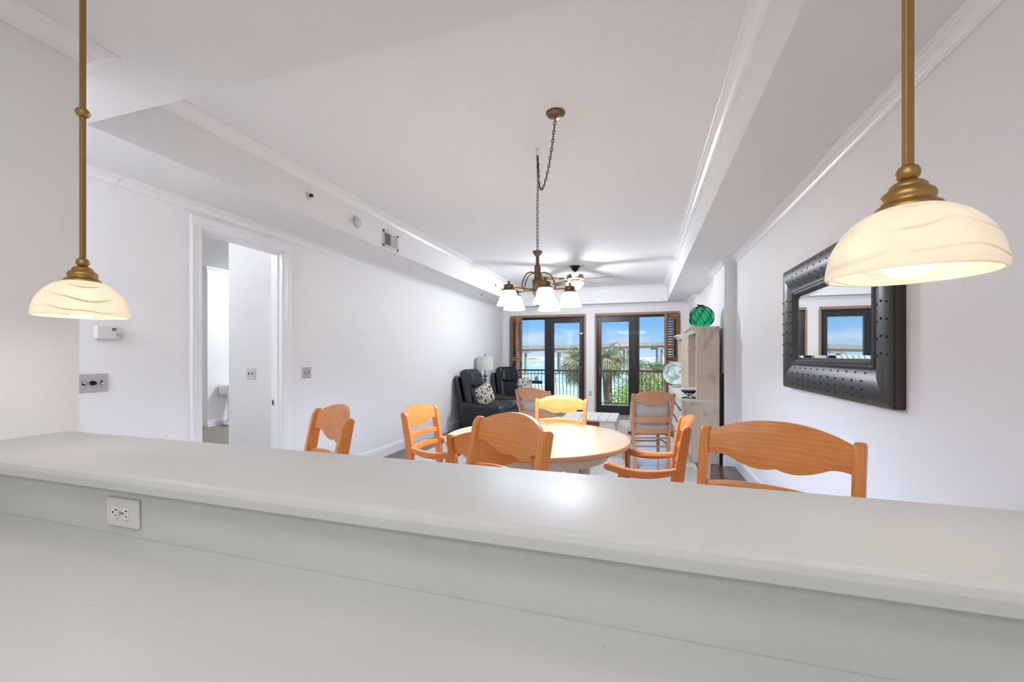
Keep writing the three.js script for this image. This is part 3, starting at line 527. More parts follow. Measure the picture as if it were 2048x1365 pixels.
// ---------------------------------------------------------------- pendants over the bar
function makePendant(label, x, y, z) {
  const o = thing('pendant_lamp', label, 'pendant lamp', [x, y, z], 0, 'pendant lamps over the bar');
  const R = 0.11;
  const prof = smoothProfile([[R - 0.002, 0], [R, 0.006], [R * 0.985, 0.022], [R * 0.93, 0.047], [R * 0.82, 0.071], [R * 0.66, 0.091], [R * 0.47, 0.105], [R * 0.28, 0.113]], 60);
  const inner = prof.map(([r, y]) => [r - 0.0045, Math.max(0.0005, y - 0.004)]).reverse();
  part(o, 'shade', lathe([...prof, ...inner, prof[0]], 96), M.alabaster, 'swirled alabaster glass dome');
  const K = 0.74, Q = (a) => a.map(([r, y]) => [r * K, 0.106 + (y - 0.117) * K * 1.28]);
  part(o, 'cap', lathe(Q(smoothProfile([[0.0585, 0.117], [0.059, 0.121], [0.056, 0.126], [0.048, 0.131], [0.0455, 0.136], [0.0475, 0.142], [0.045, 0.149], [0.038, 0.154], [0.034, 0.157], [0.033, 0.161], [0.026, 0.167], [0.018, 0.170]], 70).concat([[0.0001, 0.171]])), 64), M.brass, 'stepped brass cap');
  part(o, 'ball', lathe(Q(smoothProfile([[0.006, 0.169], [0.014, 0.1715], [0.0205, 0.178], [0.0215, 0.185], [0.018, 0.193], [0.011, 0.1975], [0.008, 0.199]], 30)), 40), M.brass);
  const top = YS - y, rodY = 0.106 + 0.08 * K * 1.28;
  part(o, 'rod', rbox(0.0125, top - rodY, 0.0125, 0.002, 0, (top + rodY) / 2, 0), M.rod, 'long square brass rod');
  part(o, 'coupling', lathe(smoothProfile([[0.009, 0.62], [0.014, 0.623], [0.0175, 0.631], [0.017, 0.638], [0.012, 0.645], [0.009, 0.647]], 24), 32), M.brass);
  part(o, 'canopy', lathe([[0.0001, top], [0.06, top], [0.06, top - 0.008], [0.02, top - 0.022], [0.0001, top - 0.022]], 40), M.brass);
  part(o, 'socket', cyl(0.014, 0.015, 0.035, 0, 0.09, 0), M.plate);
  part(o, 'bulb', lathe(smoothProfile([[0.0001, -0.004], [0.021, 0.001], [0.036, 0.016], [0.04, 0.034], [0.031, 0.056], [0.016, 0.07], [0.0001, 0.076]], 30), 32), M.bulb, 'glowing round bulb');
  const l = new THREE.PointLight(0xfff6ea, 0.066); l.position.set(0, 0.03, 0); l.shadow.radius = 2; o.add(l);
  return o;
}
makePendant('brass pendant lamp with alabaster dome beside the wall end, left one', -1.655, 1.48, -0.84);
makePendant('brass pendant lamp with alabaster dome in front of the mirror, right one', 0.418, 1.491, -0.85);

// ---------------------------------------------------------------- chandelier
{
  const cx = -0.745, cz = -3.032;
  const o = thing('chandelier', 'bronze five-light chandelier hanging on a swagged chain over the table', 'chandelier', [cx, 1.73, cz]);
  const Y = (y) => y - 1.73;
  part(o, 'column', lathe([...smoothProfile([[0.0001, Y(1.728)], [0.006, Y(1.732)], [0.007, Y(1.742)], [0.004, Y(1.75)], [0.009, Y(1.756)], [0.02, Y(1.762)], [0.012, Y(1.772)], [0.015, Y(1.79)], [0.03, Y(1.812)], [0.0375, Y(1.824)]], 40), [0.0375, Y(1.922)], [0.031, Y(1.933)], [0.024, Y(1.935)], [0.024, Y(2.024)], [0.021, Y(2.032)], [0.0125, Y(2.034)], [0.0125, Y(2.1)], [0.017, Y(2.104)], [0.034, Y(2.128)], [0.037, Y(2.136)], [0.034, Y(2.141)], [0.0001, Y(2.143)]], 40), M.bronze);
  const Rr = 0.24, camYaw = Math.atan2(-cx, -cz); // towards the viewer
  const toCam = Math.atan2(0 - cx, 0 - cz);
  for (let i = 0; i < 5; i++) {
    const phi = toCam + (13 + 72 * i) * PI / 180, dx = Math.sin(phi), dz = Math.cos(phi);
    const P = (r, y) => [dx * r, Y(y), dz * r];
    const arm = part(o, 'arm', merge(bar(P(0.03, 1.852), P(Rr, 1.856), 0.0055, 0.0055, 8), tube([P(0.02, 1.975), P(0.05, 1.98), P(0.09, 1.965), P(0.118, 1.925), P(0.13, 1.88), P(0.132, 1.854)], 0.0052, 28, 8)), M.bronze);
    const at = (g) => g.translate(dx * Rr, 0, dz * Rr);
    part(arm, 'socket_cup', at(lathe([...smoothProfile([[0.048, Y(1.826)], [0.05, Y(1.834)], [0.043, Y(1.84)], [0.037, Y(1.844)], [0.036, Y(1.866)], [0.028, Y(1.873)], [0.012, Y(1.877)]], 30), [0.006, Y(1.88)], [0.0095, Y(1.886)], [0.0095, Y(1.893)], [0.004, Y(1.899)], [0.0001, Y(1.901)]], 30)), M.bronze);
    const pr = smoothProfile([[0.0885, Y(1.722)], [0.084, Y(1.734)], [0.074, Y(1.752)], [0.0665, Y(1.772)], [0.062, Y(1.795)], [0.054, Y(1.818)], [0.044, Y(1.832)]], 40);
    part(arm, 'bell_shade', at(lathe([...pr, ...pr.map(([r, y]) => [r - 0.003, y + 0.0005]).reverse(), pr[0]], 48)), M.bellGlass, 'cream glass bell shade');
    part(arm, 'bulb', at(lathe(smoothProfile([[0.0001, Y(1.712)], [0.02, Y(1.718)], [0.029, Y(1.738)], [0.026, Y(1.77)], [0.02, Y(1.805)], [0.0001, Y(1.82)]], 24), 24)), M.bulb, 'glowing bulb');
    const l = new THREE.PointLight(0xcfe2ff, 1.85); l.position.set(dx * Rr, Y(1.765), dz * Rr); l.shadow.radius = 1.5; o.add(l);
  }
  // chain: down from the hook to the column, and a swag from the hook to the canopy
  const links = (pts, step) => {
    const c = new THREE.CatmullRomCurve3(pts.map((p) => V(...p))), L = c.getLength(), n = Math.round(L / step), gs = [];
    for (let i = 0; i < n; i++) {
      const t = (i + 0.5) / n, p = c.getPointAt(t), d = c.getTangentAt(t);
      const g = new THREE.TorusGeometry(0.0088, 0.0025, 6, 16).scale(1, step * 0.74 / 0.0102 / 1.0 * 0.72 / 1.0, 1);
      g.rotateY((i % 2) * PI / 2 + 0.5).applyQuaternion(new THREE.Quaternion().setFromUnitVectors(V(0, 1, 0), d)).translate(p.x, p.y, p.z); gs.push(g);
    }
    return merge(gs);
  };
  const top = Y(YT), cpx = 0.22, cpz = 0.415; // canopy offset from the hook
  part(o, 'chain', links([[0, top - 0.05, 0], [0.004, top - 0.25, 0], [0, Y(2.5), 0], [0, Y(2.15), 0]], 0.026), M.chain, 'bronze hanging chain');
  part(o, 'chain', links([[0.0, top - 0.05, 0.0], [0.012, top - 0.18, 0.016], [0.024, top - 0.29, 0.04], [0.055, top - 0.345, 0.09], [0.105, top - 0.31, 0.18], [0.165, top - 0.2, 0.30], [0.212, top - 0.06, 0.40], [cpx, top - 0.02, cpz]], 0.026), M.chain, 'loosely swagged chain');
  part(o, 'cord', tube([[0.002, top - 0.05, 0.003], [0.012, top - 0.18, 0.018], [0.026, top - 0.29, 0.042], [0.055, top - 0.343, 0.09], [0.105, top - 0.308, 0.178], [0.165, top - 0.198, 0.298], [cpx, top - 0.02, cpz]], 0.0018, 60, 6), M.chain);
  part(o, 'ceiling_hook', merge(cyl(0.014, 0.012, 0.006, 0, top - 0.003, 0), cyl(0.003, 0.003, 0.025, 0, top - 0.018, 0, 8), new THREE.TorusGeometry(0.009, 0.0026, 6, 16, 4.6).translate(0, top - 0.04, 0)), M.plate, 'small white ceiling hook');
  part(o, 'canopy', lathe(smoothProfile([[0.0001, top - 0.022], [0.012, top - 0.022], [0.03, top - 0.02], [0.052, top - 0.015], [0.06, top - 0.006], [0.061, top]], 30), 48).translate(cpx, 0, cpz), M.bronze, 'round bronze ceiling canopy');
}

// ---------------------------------------------------------------- ceiling fan
{
  const fx = -1.104, fz = -7.205;
  const o = thing('ceiling_fan', 'ceiling fan with frosted bowl light behind the chandelier', 'ceiling fan', [fx, YT, fz]);
  const dk = std({ color: 0x2e2a28, metalness: 0.7, roughness: 0.35 });
  part(o, 'canopy', lathe(smoothProfile([[0.09, 0], [0.09, -0.012], [0.075, -0.02], [0.06, -0.05], [0.04, -0.075], [0.02, -0.085]], 30), 36), dk);
  part(o, 'downrod', cyl(0.012, 0.012, 0.08, 0, -0.115, 0), dk);
  part(o, 'motor_housing', lathe(smoothProfile([[0.0001, -0.13], [0.05, -0.132], [0.1, -0.142], [0.138, -0.16], [0.145, -0.185], [0.142, -0.205], [0.12, -0.212]], 40), 48), std({ color: 0x7d776f, metalness: 0.8, roughness: 0.3 }));
  part(o, 'trim_ring', lathe(smoothProfile([[0.142, -0.205], [0.15, -0.215], [0.135, -0.235], [0.09, -0.26], [0.11, -0.275], [0.14, -0.285]], 40), 48), std({ color: 0xb9a88c, metalness: 0.8, roughness: 0.3 }), 'ornate pale brass ring');
  part(o, 'light_bowl', lathe(smoothProfile([[0.15, -0.283], [0.152, -0.29], [0.14, -0.325], [0.105, -0.37], [0.06, -0.405], [0.02, -0.42], [0.0001, -0.421]], 40), 48), M.bowl, 'glowing frosted glass bowl');
  part(o, 'finial', lathe([[0.0001, -0.418], [0.012, -0.42], [0.008, -0.432], [0.004, -0.445], [0.0001, -0.45]], 20), dk);
  const sh = new THREE.Shape(); sh.moveTo(0.2, -0.045); sh.lineTo(0.6, -0.07); sh.quadraticCurveTo(0.64, -0.07, 0.64, -0.03); sh.lineTo(0.64, 0.03); sh.quadraticCurveTo(0.64, 0.07, 0.6, 0.07); sh.lineTo(0.2, 0.045); sh.closePath();
  const bladeG = uvBox(new THREE.ExtrudeGeometry(sh, { depth: 0.008, bevelEnabled: false }).rotateX(-PI / 2).rotateX(0.21));
  const bladeM = phy({ color: 0x6e5540, roughness: 0.22, clearcoat: 0.7, clearcoatRoughness: 0.1 });
  for (let i = 0; i < 5; i++) {
    const a = (-8 + 72 * i) * PI / 180;
    const b = part(o, 'blade', bladeG.clone().translate(0, -0.232, 0).rotateY(a), bladeM, 'glossy brown fan blade');
    part(b, 'blade_iron', merge(rbox(0.13, 0.008, 0.03, 0.003, 0.17, -0.236, 0), rbox(0.05, 0.006, 0.07, 0.003, 0.235, -0.24, 0)).rotateY(a), std({ color: 0xa8977c, metalness: 0.8, roughness: 0.35 }));
  }
  const l = new THREE.PointLight(0xf4f7ff, 6.3); l.position.set(0, -0.32, 0); l.shadow.radius = 4; o.add(l);
}

// ---------------------------------------------------------------- chairs
const crestTop = (yT, arch = 0.05) => (t) => yT - 0.016 + arch * (1 - Math.pow(Math.abs(t), 2.2));
const crestBot = (yT, hh = 0.085) => (t) => { const a = Math.abs(t); return yT - 0.016 - hh + (a > 0.72 ? 0.004 * Math.sin((a - 0.72) / 0.28 * PI) : -0.036 * Math.pow(Math.sin((0.72 - a) / 0.72 * PI * 0.72), 1) - 0.0) + 0.0; };
function makeChair(name, o) { // front is +z; the back posts' tips are o.W apart, o.yT high
  const { W, yT, seat, arms, wood, wood2, slats, seatW = 0.45, depth = 0.42, foot = 0.04, padded, lower = [0.2, 0.32], lean = 0.1, taper = 0.02 } = o;
  const g = thing(name, '', 'chair');
  const zb = -depth / 2;
  const zc = (y) => y < seat ? zb - foot * Math.pow(1 - y / seat, 1.6) : zb - lean * Math.pow((y - seat) / (yT - seat), 1.5);
  const dep = (y) => y < seat ? 0.036 + 0.012 * y / seat : 0.05 + 0.006 * Math.sin((y - seat) / (yT - seat) * PI);
  const out = [], back = [], n = 18, hT = yT - 0.026;
  for (let i = 0; i <= n; i++) { const y = hT * i / n; out.push([zc(y) + dep(y) / 2, y]); back.push([zc(y) - dep(y) / 2, y]); }
  const arc = []; for (let i = 1; i < 8; i++) { const a = i / 8 * PI; arc.push([zc(hT) - 0.005 + Math.cos(a) * dep(hT) / 2, hT + Math.sin(a) * 0.026]); }
  const postG = sideExtrude([...out, ...arc, ...back.reverse()], 0.034, 0.007);
  const splay = (y, s) => s * (W / 2 - taper * (1 - y / yT)); // posts close in slightly towards the floor
  for (const s of [-1, 1]) part(g, 'back_post', deform(postG.clone(), (v) => { v.x += splay(v.y, s); }), wood);
  const hw = (y) => W / 2 - taper * (1 - y / yT) - 0.012;
  const board = (nm, top, bot, ym, mat, bow = 0.035, th = 0.02) => part(g, nm, deform(slat(hw(ym), top, bot, th, bow), (v) => { v.z += zc(v.y); }), mat);
  board('crest_rail', crestTop(yT), crestBot(yT), yT, wood2, 0.04);
  for (const [d, hgt, arch] of slats) { const y = yT - d; board('slat', (t) => y - 0.012 + arch * (1 - t * t), (t) => y - hgt + 0.3 * arch * (1 - t * t), y, wood2, 0.035, 0.016); }
  // front legs, rails, stretchers
  for (const s of [-1, 1]) part(g, 'front_leg', uvBox(lathe(smoothProfile([[0.015, 0], [0.017, 0.02], [0.021, seat * 0.35], [0.023, seat * 0.7], [0.022, seat]], 12).concat([[0.0001, seat]]), 14), 1).translate(s * (seatW / 2 - 0.02), 0, depth / 2 - 0.02), wood);
  const xb = (y) => W / 2 - taper * (1 - y / yT), xf = seatW / 2 - 0.02, zf = depth / 2 - 0.02;
  for (const y of lower) { part(g, 'stretcher', bar([-xf, y, zf], [xf, y, zf], 0.011), wood); part(g, 'stretcher', bar([-xb(y), y + 0.02, zc(y)], [xb(y), y + 0.02, zc(y)], 0.011), wood); for (const s of [-1, 1]) part(g, 'stretcher', bar([s * xb(y), y + 0.04, zc(y)], [s * xf, y + 0.04, zf], 0.011), wood); }
  // woven seat: four frame rails wrapped with rush, then the pad
  const sg = softBox(1, 0.035, 1, 0.014, 3); deform(sg, (v) => { const t = (v.z + 0.5); v.x *= (W - 0.03) + (seatW - W + 0.03) * t; v.z = zb + 0.01 + v.z * depth + depth / 2 - 0.0; });
  part(g, 'seat', uvBox(sg.translate(0, seat - 0.017, 0)), M.rush, 'woven rush seat');
  if (padded === 'braid') { // braided pad: rings of fat plaits
    const rings = [];
    for (let k = 0; k < 5; k++) { const R = 0.03 + k * 0.036, N = Math.max(6, Math.round(R * 2 * PI / 0.03)); for (let i = 0; i < N; i++) { const a = i / N * 2 * PI + k * 0.4, b = new THREE.SphereGeometry(1, 8, 6).scale(0.022, 0.0125, 0.0125).rotateY(0.55).translate(0, seat + 0.0105, R).rotateY(a); rings.push(b); } }
    part(g, 'seat_pad', merge(rings), M.braid, 'grey white braided seat pad');
  }
  if (arms) for (const s of [-1, 1]) {
    const ya = yT - 0.262, z0 = zc(ya) + 0.01, z1 = 0.165, top = [], bot = [];
    for (let i = 0; i <= 24; i++) { const t = i / 24, z = z0 + (z1 - z0) * t, y = ya - 0.03 * Math.sin(Math.pow(t, 0.9) * PI * 0.92) + 0.018 * t * t * t, th = 0.034 + 0.012 * Math.sin(t * PI) + 0.012 * Math.pow(t, 6); top.push([z, y + th * 0.4]); bot.push([z, y - th * 0.6]); }
    const e = []; const zt = z1, yt = (top[24][1] + bot[24][1]) / 2, re = (top[24][1] - bot[24][1]) / 2; for (let i = 1; i < 8; i++) { const a = PI / 2 - i / 8 * PI; e.push([zt + Math.cos(a) * re, yt + Math.sin(a) * re]); }
    const xa = xb(ya);
    part(g, 'armrest', deform(sideExtrude([...top, ...e, ...bot.reverse()], 0.042, 0.009, 2), (v) => { const t = (v.z - z0) / (z1 - z0); v.x += s * (xa + 0.055 * Math.sin(Math.min(1, t) * PI / 2)); }), wood);
    part(g, 'arm_post', uvBox(lathe(smoothProfile([[0.016, seat - 0.02], [0.021, seat + 0.05], [0.017, seat + 0.1], [0.02, ya - 0.07], [0.018, ya - 0.022]], 14), 14), 1).translate(s * (xa + 0.045), 0, 0.085), wood);
  }
  if (padded === 'cushion') { // loose linen back cushion against the slats, and a draped seat cover
    part(g, 'back_cushion', pillow(W * 0.98, yT - seat - 0.06, 0.13, 0.28).rotateX(-0.16).translate(0, (yT + seat) / 2 - 0.03, zb + 0.055), M.linen, 'pale linen back cushion');
    part(g, 'seat_cushion', softBox(seatW + 0.06, 0.08, depth + 0.02, 0.03).translate(0, seat + 0.04, 0.01), M.linen, 'pale linen seat cushion');
    const flap = softBox(0.02, 0.13, depth * 0.8, 0.008, 3); for (const s of [-1, 1]) part(g, 'cover_flap', flap.clone().rotateZ(s * 0.12).translate(s * (seatW / 2 + 0.035), seat - 0.01, -0.04), M.linen);
  }
  g.userData.tipZ = zc(yT);
  return g;
}
function putChair(proto, mid, deg, label, group, fresh = true) {
  const a = deg * PI / 180, tz = proto.userData.tipZ, pos = [mid[0] - tz * Math.sin(a), 0, mid[1] - tz * Math.cos(a)];
  let g = proto;
  if (proto.userData.label) g = dup(proto, pos, a, label); else { g.position.set(...pos); g.rotation.y = a; }
  g.userData.label = label; g.userData.group = group;
  return g;
}
const stool = makeChair('bar_stool', { W: 0.46, yT: 1.09, seat: 0.62, wood: M.woodA, wood2: M.woodA, slats: [[0.188, 0.055, 0.014], [0.3, 0.05, 0.01]], seatW: 0.46, depth: 0.40, lower: [0.22, 0.36], taper: 0.012, lean: 0.07 });
const arm = makeChair('dining_armchair', { W: 0.46, yT: 0.95, seat: 0.45, arms: true, wood: M.woodB, wood2: M.woodB, padded: 'braid', slats: [[0.165, 0.048, 0.012], [0.262, 0.048, 0.012]], seatW: 0.54, depth: 0.45, taper: 0.03, lean: 0.06 });
const side = makeChair('dining_chair', { W: 0.46, yT: 0.95, seat: 0.45, wood: M.woodB, wood2: M.woodA, padded: 'braid', slats: [[0.18, 0.048, 0.012], [0.28, 0.048, 0.012]], seatW: 0.46, depth: 0.41, taper: 0.03, lean: 0.07 });
const lounge = makeChair('cushioned_chair', { W: 0.49, yT: 0.91, seat: 0.43, wood: M.woodPale, wood2: M.woodPale, padded: 'cushion', slats: [[0.275, 0.085, 0.004], [0.42, 0.075, 0.004]], seatW: 0.5, depth: 0.44, taper: 0.05, foot: 0.05, lower: [0.24, 0.34] });
putChair(stool, [-1.403, -1.64], -33, 'orange wood ladder-back bar stool nearest the doorway, left of the three', 'bar stools behind the bar');
putChair(stool, [-0.51, -1.609], -37, 'orange wood ladder-back bar stool in the middle, before the round table', 'bar stools behind the bar');
putChair(stool, [0.4445, -1.667], -27, 'large orange wood ladder-back bar stool under the mirror', 'bar stools behind the bar');
putChair(arm, [-1.654, -2.90], 90, 'orange wood armchair at the left of the round table', 'armchairs at the round table');
putChair(arm, [0.261, -2.845], -92, 'orange wood armchair at the right of the round table', 'armchairs at the round table');
putChair(side, [-0.956 + 0.23, -1.986], 180, 'orange wood dining chair at the near side of the table, behind the middle stool', 'dining chairs at the round table');
putChair(side, [-0.735, -3.93], 4, 'orange wood dining chair at the far side of the table', 'dining chairs at the round table');
putChair(lounge, [-1.368, -5.29], 180 - 16, 'pale wood chair with linen cushions beside the recliners', 'cushioned chairs facing the coffee table');
putChair(lounge, [0.133, -5.25], 180 + 17, 'pale wood chair with linen cushions before the white cabinet', 'cushioned chairs facing the coffee table');

// ---------------------------------------------------------------- round table
{
  const o = thing('round_dining_table', 'round dining table with oak top and cream painted base', 'table', [-0.757, 0, -3.053]);
  const R = 0.685, top = new THREE.CylinderGeometry(R, R, 0.034, 96, 1);
  part(o, 'table_top', uvBox(lathe([[0.0001, 0.724], [R - 0.012, 0.724], [R - 0.004, 0.727], [R, 0.735], [R, 0.75], [R - 0.004, 0.757], [R - 0.012, 0.76], [0.0001, 0.76]], 96)).rotateY(0.3), M.tableTop, 'round oak top');
  part(o, 'apron', lathe([[0.53, 0.724], [0.53, 0.63], [0.51, 0.63], [0.51, 0.724]], 64), M.cream, 'cream painted apron');
  for (let i = 0; i < 4; i++) { const a = PI / 4 + i * PI / 2; part(o, 'leg', merge(rbox(0.075, 0.2, 0.075, 0.006, 0, 0.624, 0), lathe(smoothProfile([[0.02, 0], [0.028, 0.03], [0.022, 0.06], [0.034, 0.2], [0.037, 0.45], [0.026, 0.48], [0.034, 0.5], [0.03, 0.53]], 30), 24)).translate(Math.cos(a) * 0.46, 0, Math.sin(a) * 0.46), M.cream); }
}

// ---------------------------------------------------------------- mirror on the right wall
{
  const o = thing('wall_mirror', 'large mirror in a wide black studded frame on the right wall', 'mirror', [XR, 1.565, -3.0], -PI / 2); // local x runs along +z... front is -x
  const hw = 0.747, hh = 0.44, fw = 0.185;
  // frame section from the outer edge inward: [inward, out from the wall]
  const sec = [[0, 0], [0, 0.042], [0.012, 0.05], [0.04, 0.058], [0.085, 0.06], [0.13, 0.05], [0.162, 0.034], [0.168, 0.034], [0.172, 0.04], [0.18, 0.042], [0.186, 0.036], [0.192, 0.036], [0.198, 0.039], [0.205, 0.034], [0.22, 0.018], [0.225, 0.0]];
  const run = (L, H2, nm) => { // one mitred rail of half length L lying at distance H2 from the centre (below), extruded along x
    const pos = [], idx = [], m = sec.length;
    for (const s of [-1, 1]) for (const [a, d] of sec) pos.push(s * (L - a), -H2 + a, d);
    for (let j = 0; j < m - 1; j++) idx.push(j, j + m, j + 1, j + 1, j + m, j + m + 1);
    let g = new THREE.BufferGeometry(); g.setAttribute('position', new THREE.Float32BufferAttribute(pos, 3)); g.setIndex(idx); g = toCreasedNormals(g.toNonIndexed(), 0.5); return uvBox(g);
  };
  const rails = [[run(hw, hh), 0], [run(hh, hw), PI / 2], [run(hw, hh), PI], [run(hh, hw), -PI / 2]];
  const stud = new THREE.SphereGeometry(0.0062, 10, 6, 0, 2 * PI, 0, PI / 2).scale(1, 0.7, 1).rotateX(PI / 2);
  const secAt = (a) => { for (let i = 1; i < sec.length; i++) if (sec[i][0] >= a) { const [p, q] = [sec[i - 1], sec[i]]; return p[1] + (q[1] - p[1]) * (a - p[0]) / Math.max(1e-6, q[0] - p[0]); } return 0; };
  const railObj = rails.map(([g, r], k) => {
    const rl = part(o, 'frame_rail', g.rotateZ(r), M.mirrorFrame);
    const L = k % 2 ? hh : hw, H2 = k % 2 ? hw : hh, n = k % 2 ? 6 : 11;
    for (let i = 0; i < n; i++) for (const [a, off] of [[0.03, 0], [0.068, 0.006], [0.108, -0.006], [0.148, 0]]) {
      const x = -(L - 0.2) + (i + 0.5) * (2 * (L - 0.2)) / n + off;
      const s = part(rl, 'stud', stud, M.knob); s.position.copy(V(x, -H2 + a, secAt(a)).applyAxisAngle(V(0, 0, 1), r));
    }
    return rl;
  });
  part(o, 'outer_edge', merge(span(-hw - 0.004, -hw, -hh, hh, 0, 0.04), span(hw, hw + 0.004, -hh, hh, 0, 0.04), span(-hw, hw, -hh - 0.004, -hh, 0, 0.04), span(-hw, hw, hh, hh + 0.004, 0, 0.04)), M.mirrorEdge, 'reddish dark outer edge');
  part(o, 'backing', span(-hw + 0.01, hw - 0.01, -hh + 0.01, hh - 0.01, 0, 0.008), M.black);
  const iw = hw - 0.215, ih = hh - 0.215, bv = 0.022;
  part(o, 'mirror_glass', span(-iw + bv, iw - bv, -ih + bv, ih - bv, 0.012, 0.02), M.mirrorGlass, 'clear mirror glass');
  const bev = (a, b, c, d) => { const g = new THREE.BufferGeometry(); g.setAttribute('position', new THREE.Float32BufferAttribute([...a, ...b, ...c, ...a, ...c, ...d], 3)); g.setAttribute('uv', new THREE.Float32BufferAttribute(new Array(12).fill(0), 2)); g.computeVertexNormals(); return g; };
  const z0 = 0.0165, z1 = 0.02, i0 = iw - bv, j0 = ih - bv;
  part(o, 'bevel', merge(bev([-iw, -ih, z0], [iw, -ih, z0], [i0, -j0, z1], [-i0, -j0, z1]), bev([iw, -ih, z0], [iw, ih, z0], [i0, j0, z1], [i0, -j0, z1]), bev([iw, ih, z0], [-iw, ih, z0], [-i0, j0, z1], [i0, j0, z1]), bev([-iw, ih, z0], [-iw, -ih, z0], [-i0, -j0, z1], [-i0, j0, z1])), M.mirrorGlass, 'bevelled mirror edge');
}

// ---------------------------------------------------------------- white-washed entertainment cabinet along the right wall
{
  const x0 = 0.49, x1 = 0.925, zN = -5.75, zE = -8.55, yb = 0.8;
  const o = thing('entertainment_cabinet', 'whitewashed wall cabinet with two open towers by the right wall', 'cabinet', [0, 0, 0]);
  part(o, 'base_side', uvBox(rspan(x0 + 0.015, x1, 0, yb - 0.03, zN, zN - 0.022, 0.003), 0), M.hutch, 'taupe weathered side panel');
  part(o, 'base_body', uvBox(span(x0 + 0.02, x1, 0.08, yb - 0.03, zN - 0.022, zE)), M.whiteWood);
  part(o, 'plinth', uvBox(span(x0 + 0.04, x1, 0, 0.08, zN - 0.022, zE)), M.whiteWood);
  part(o, 'base_top', uvBox(rspan(x0 - 0.01, x1, yb - 0.03, yb, zN + 0.006, zE, 0.006), 2), M.whiteWood);
  const nD = 6, dz = (zN - 0.03 - zE) / nD;
  for (let i = 0; i < nD; i++) for (let j = 0; j < 3; j++) {
    const a = zN - 0.03 - i * dz - 0.008, b = a - dz + 0.016, y = 0.1 + j * 0.222;
    const d = part(o, 'drawer', uvBox(rspan(x0, x0 + 0.02, y, y + 0.21, b, a, 0.004)), M.whiteWood);
    for (const t of [0.25, 0.75]) part(d, 'knob', new THREE.SphereGeometry(0.013, 12, 8).translate(x0 - 0.012, y + 0.105, a + (b - a) * t), M.knob);
  }
  const tower = (za, zb, ux, crownOut) => { // upper open shelves between za (near) and zb (far)
    const yt = 1.73;
    for (const [z, m] of [[za, M.hutch], [zb + 0.022, M.hutch]]) {
      const p = part(o, 'tower_side', uvBox(rspan(ux + 0.006, x1, yb, yt, z, z - 0.022, 0.002), 0), m, 'taupe weathered side panel');
      part(p, 'front_stile', uvBox(rspan(ux, ux + 0.008, yb, yt - 0.03, z + 0.004, z - 0.034, 0.002), 1), M.whiteWood);
    }
    part(o, 'tower_back', uvBox(span(x1 - 0.012, x1, yb, yt, za - 0.022, zb + 0.022), 2), M.hutch);
    part(o, 'tower_top', uvBox(span(ux, x1, yt - 0.025, yt - 0.001, za - 0.001, zb + 0.001), 2), M.whiteWood);
    part(o, 'crown_rail', uvBox(molding([[ux, zb], [ux, za]].map(([x, z]) => [x, z]), [[0, 1.655], [0.012, 1.655], [0.02, 1.67], [0.05, 1.7], [0.075, 1.712], [0.075, 1.728], [0, 1.728]])), M.whiteWood, 'white crown rail');
    part(o, 'shelf', uvBox(span(ux + 0.01, x1 - 0.012, yb + 0.02, yb + 0.04, za - 0.022, zb + 0.022), 2), M.whiteWood);
    const far = part(o, 'shelf_pins', merge(...Array.from({ length: 14 }, (_, i) => cyl(0.003, 0.003, 0.002, 0, 0, 0, 8).rotateX(PI / 2).translate(ux + 0.05, 0.98 + i * 0.045, zb + 0.023))), M.black, 'row of dark shelf pin holes');
  };
  tower(zN, -6.75, 0.655); tower(-7.8, zE, 0.655);
}
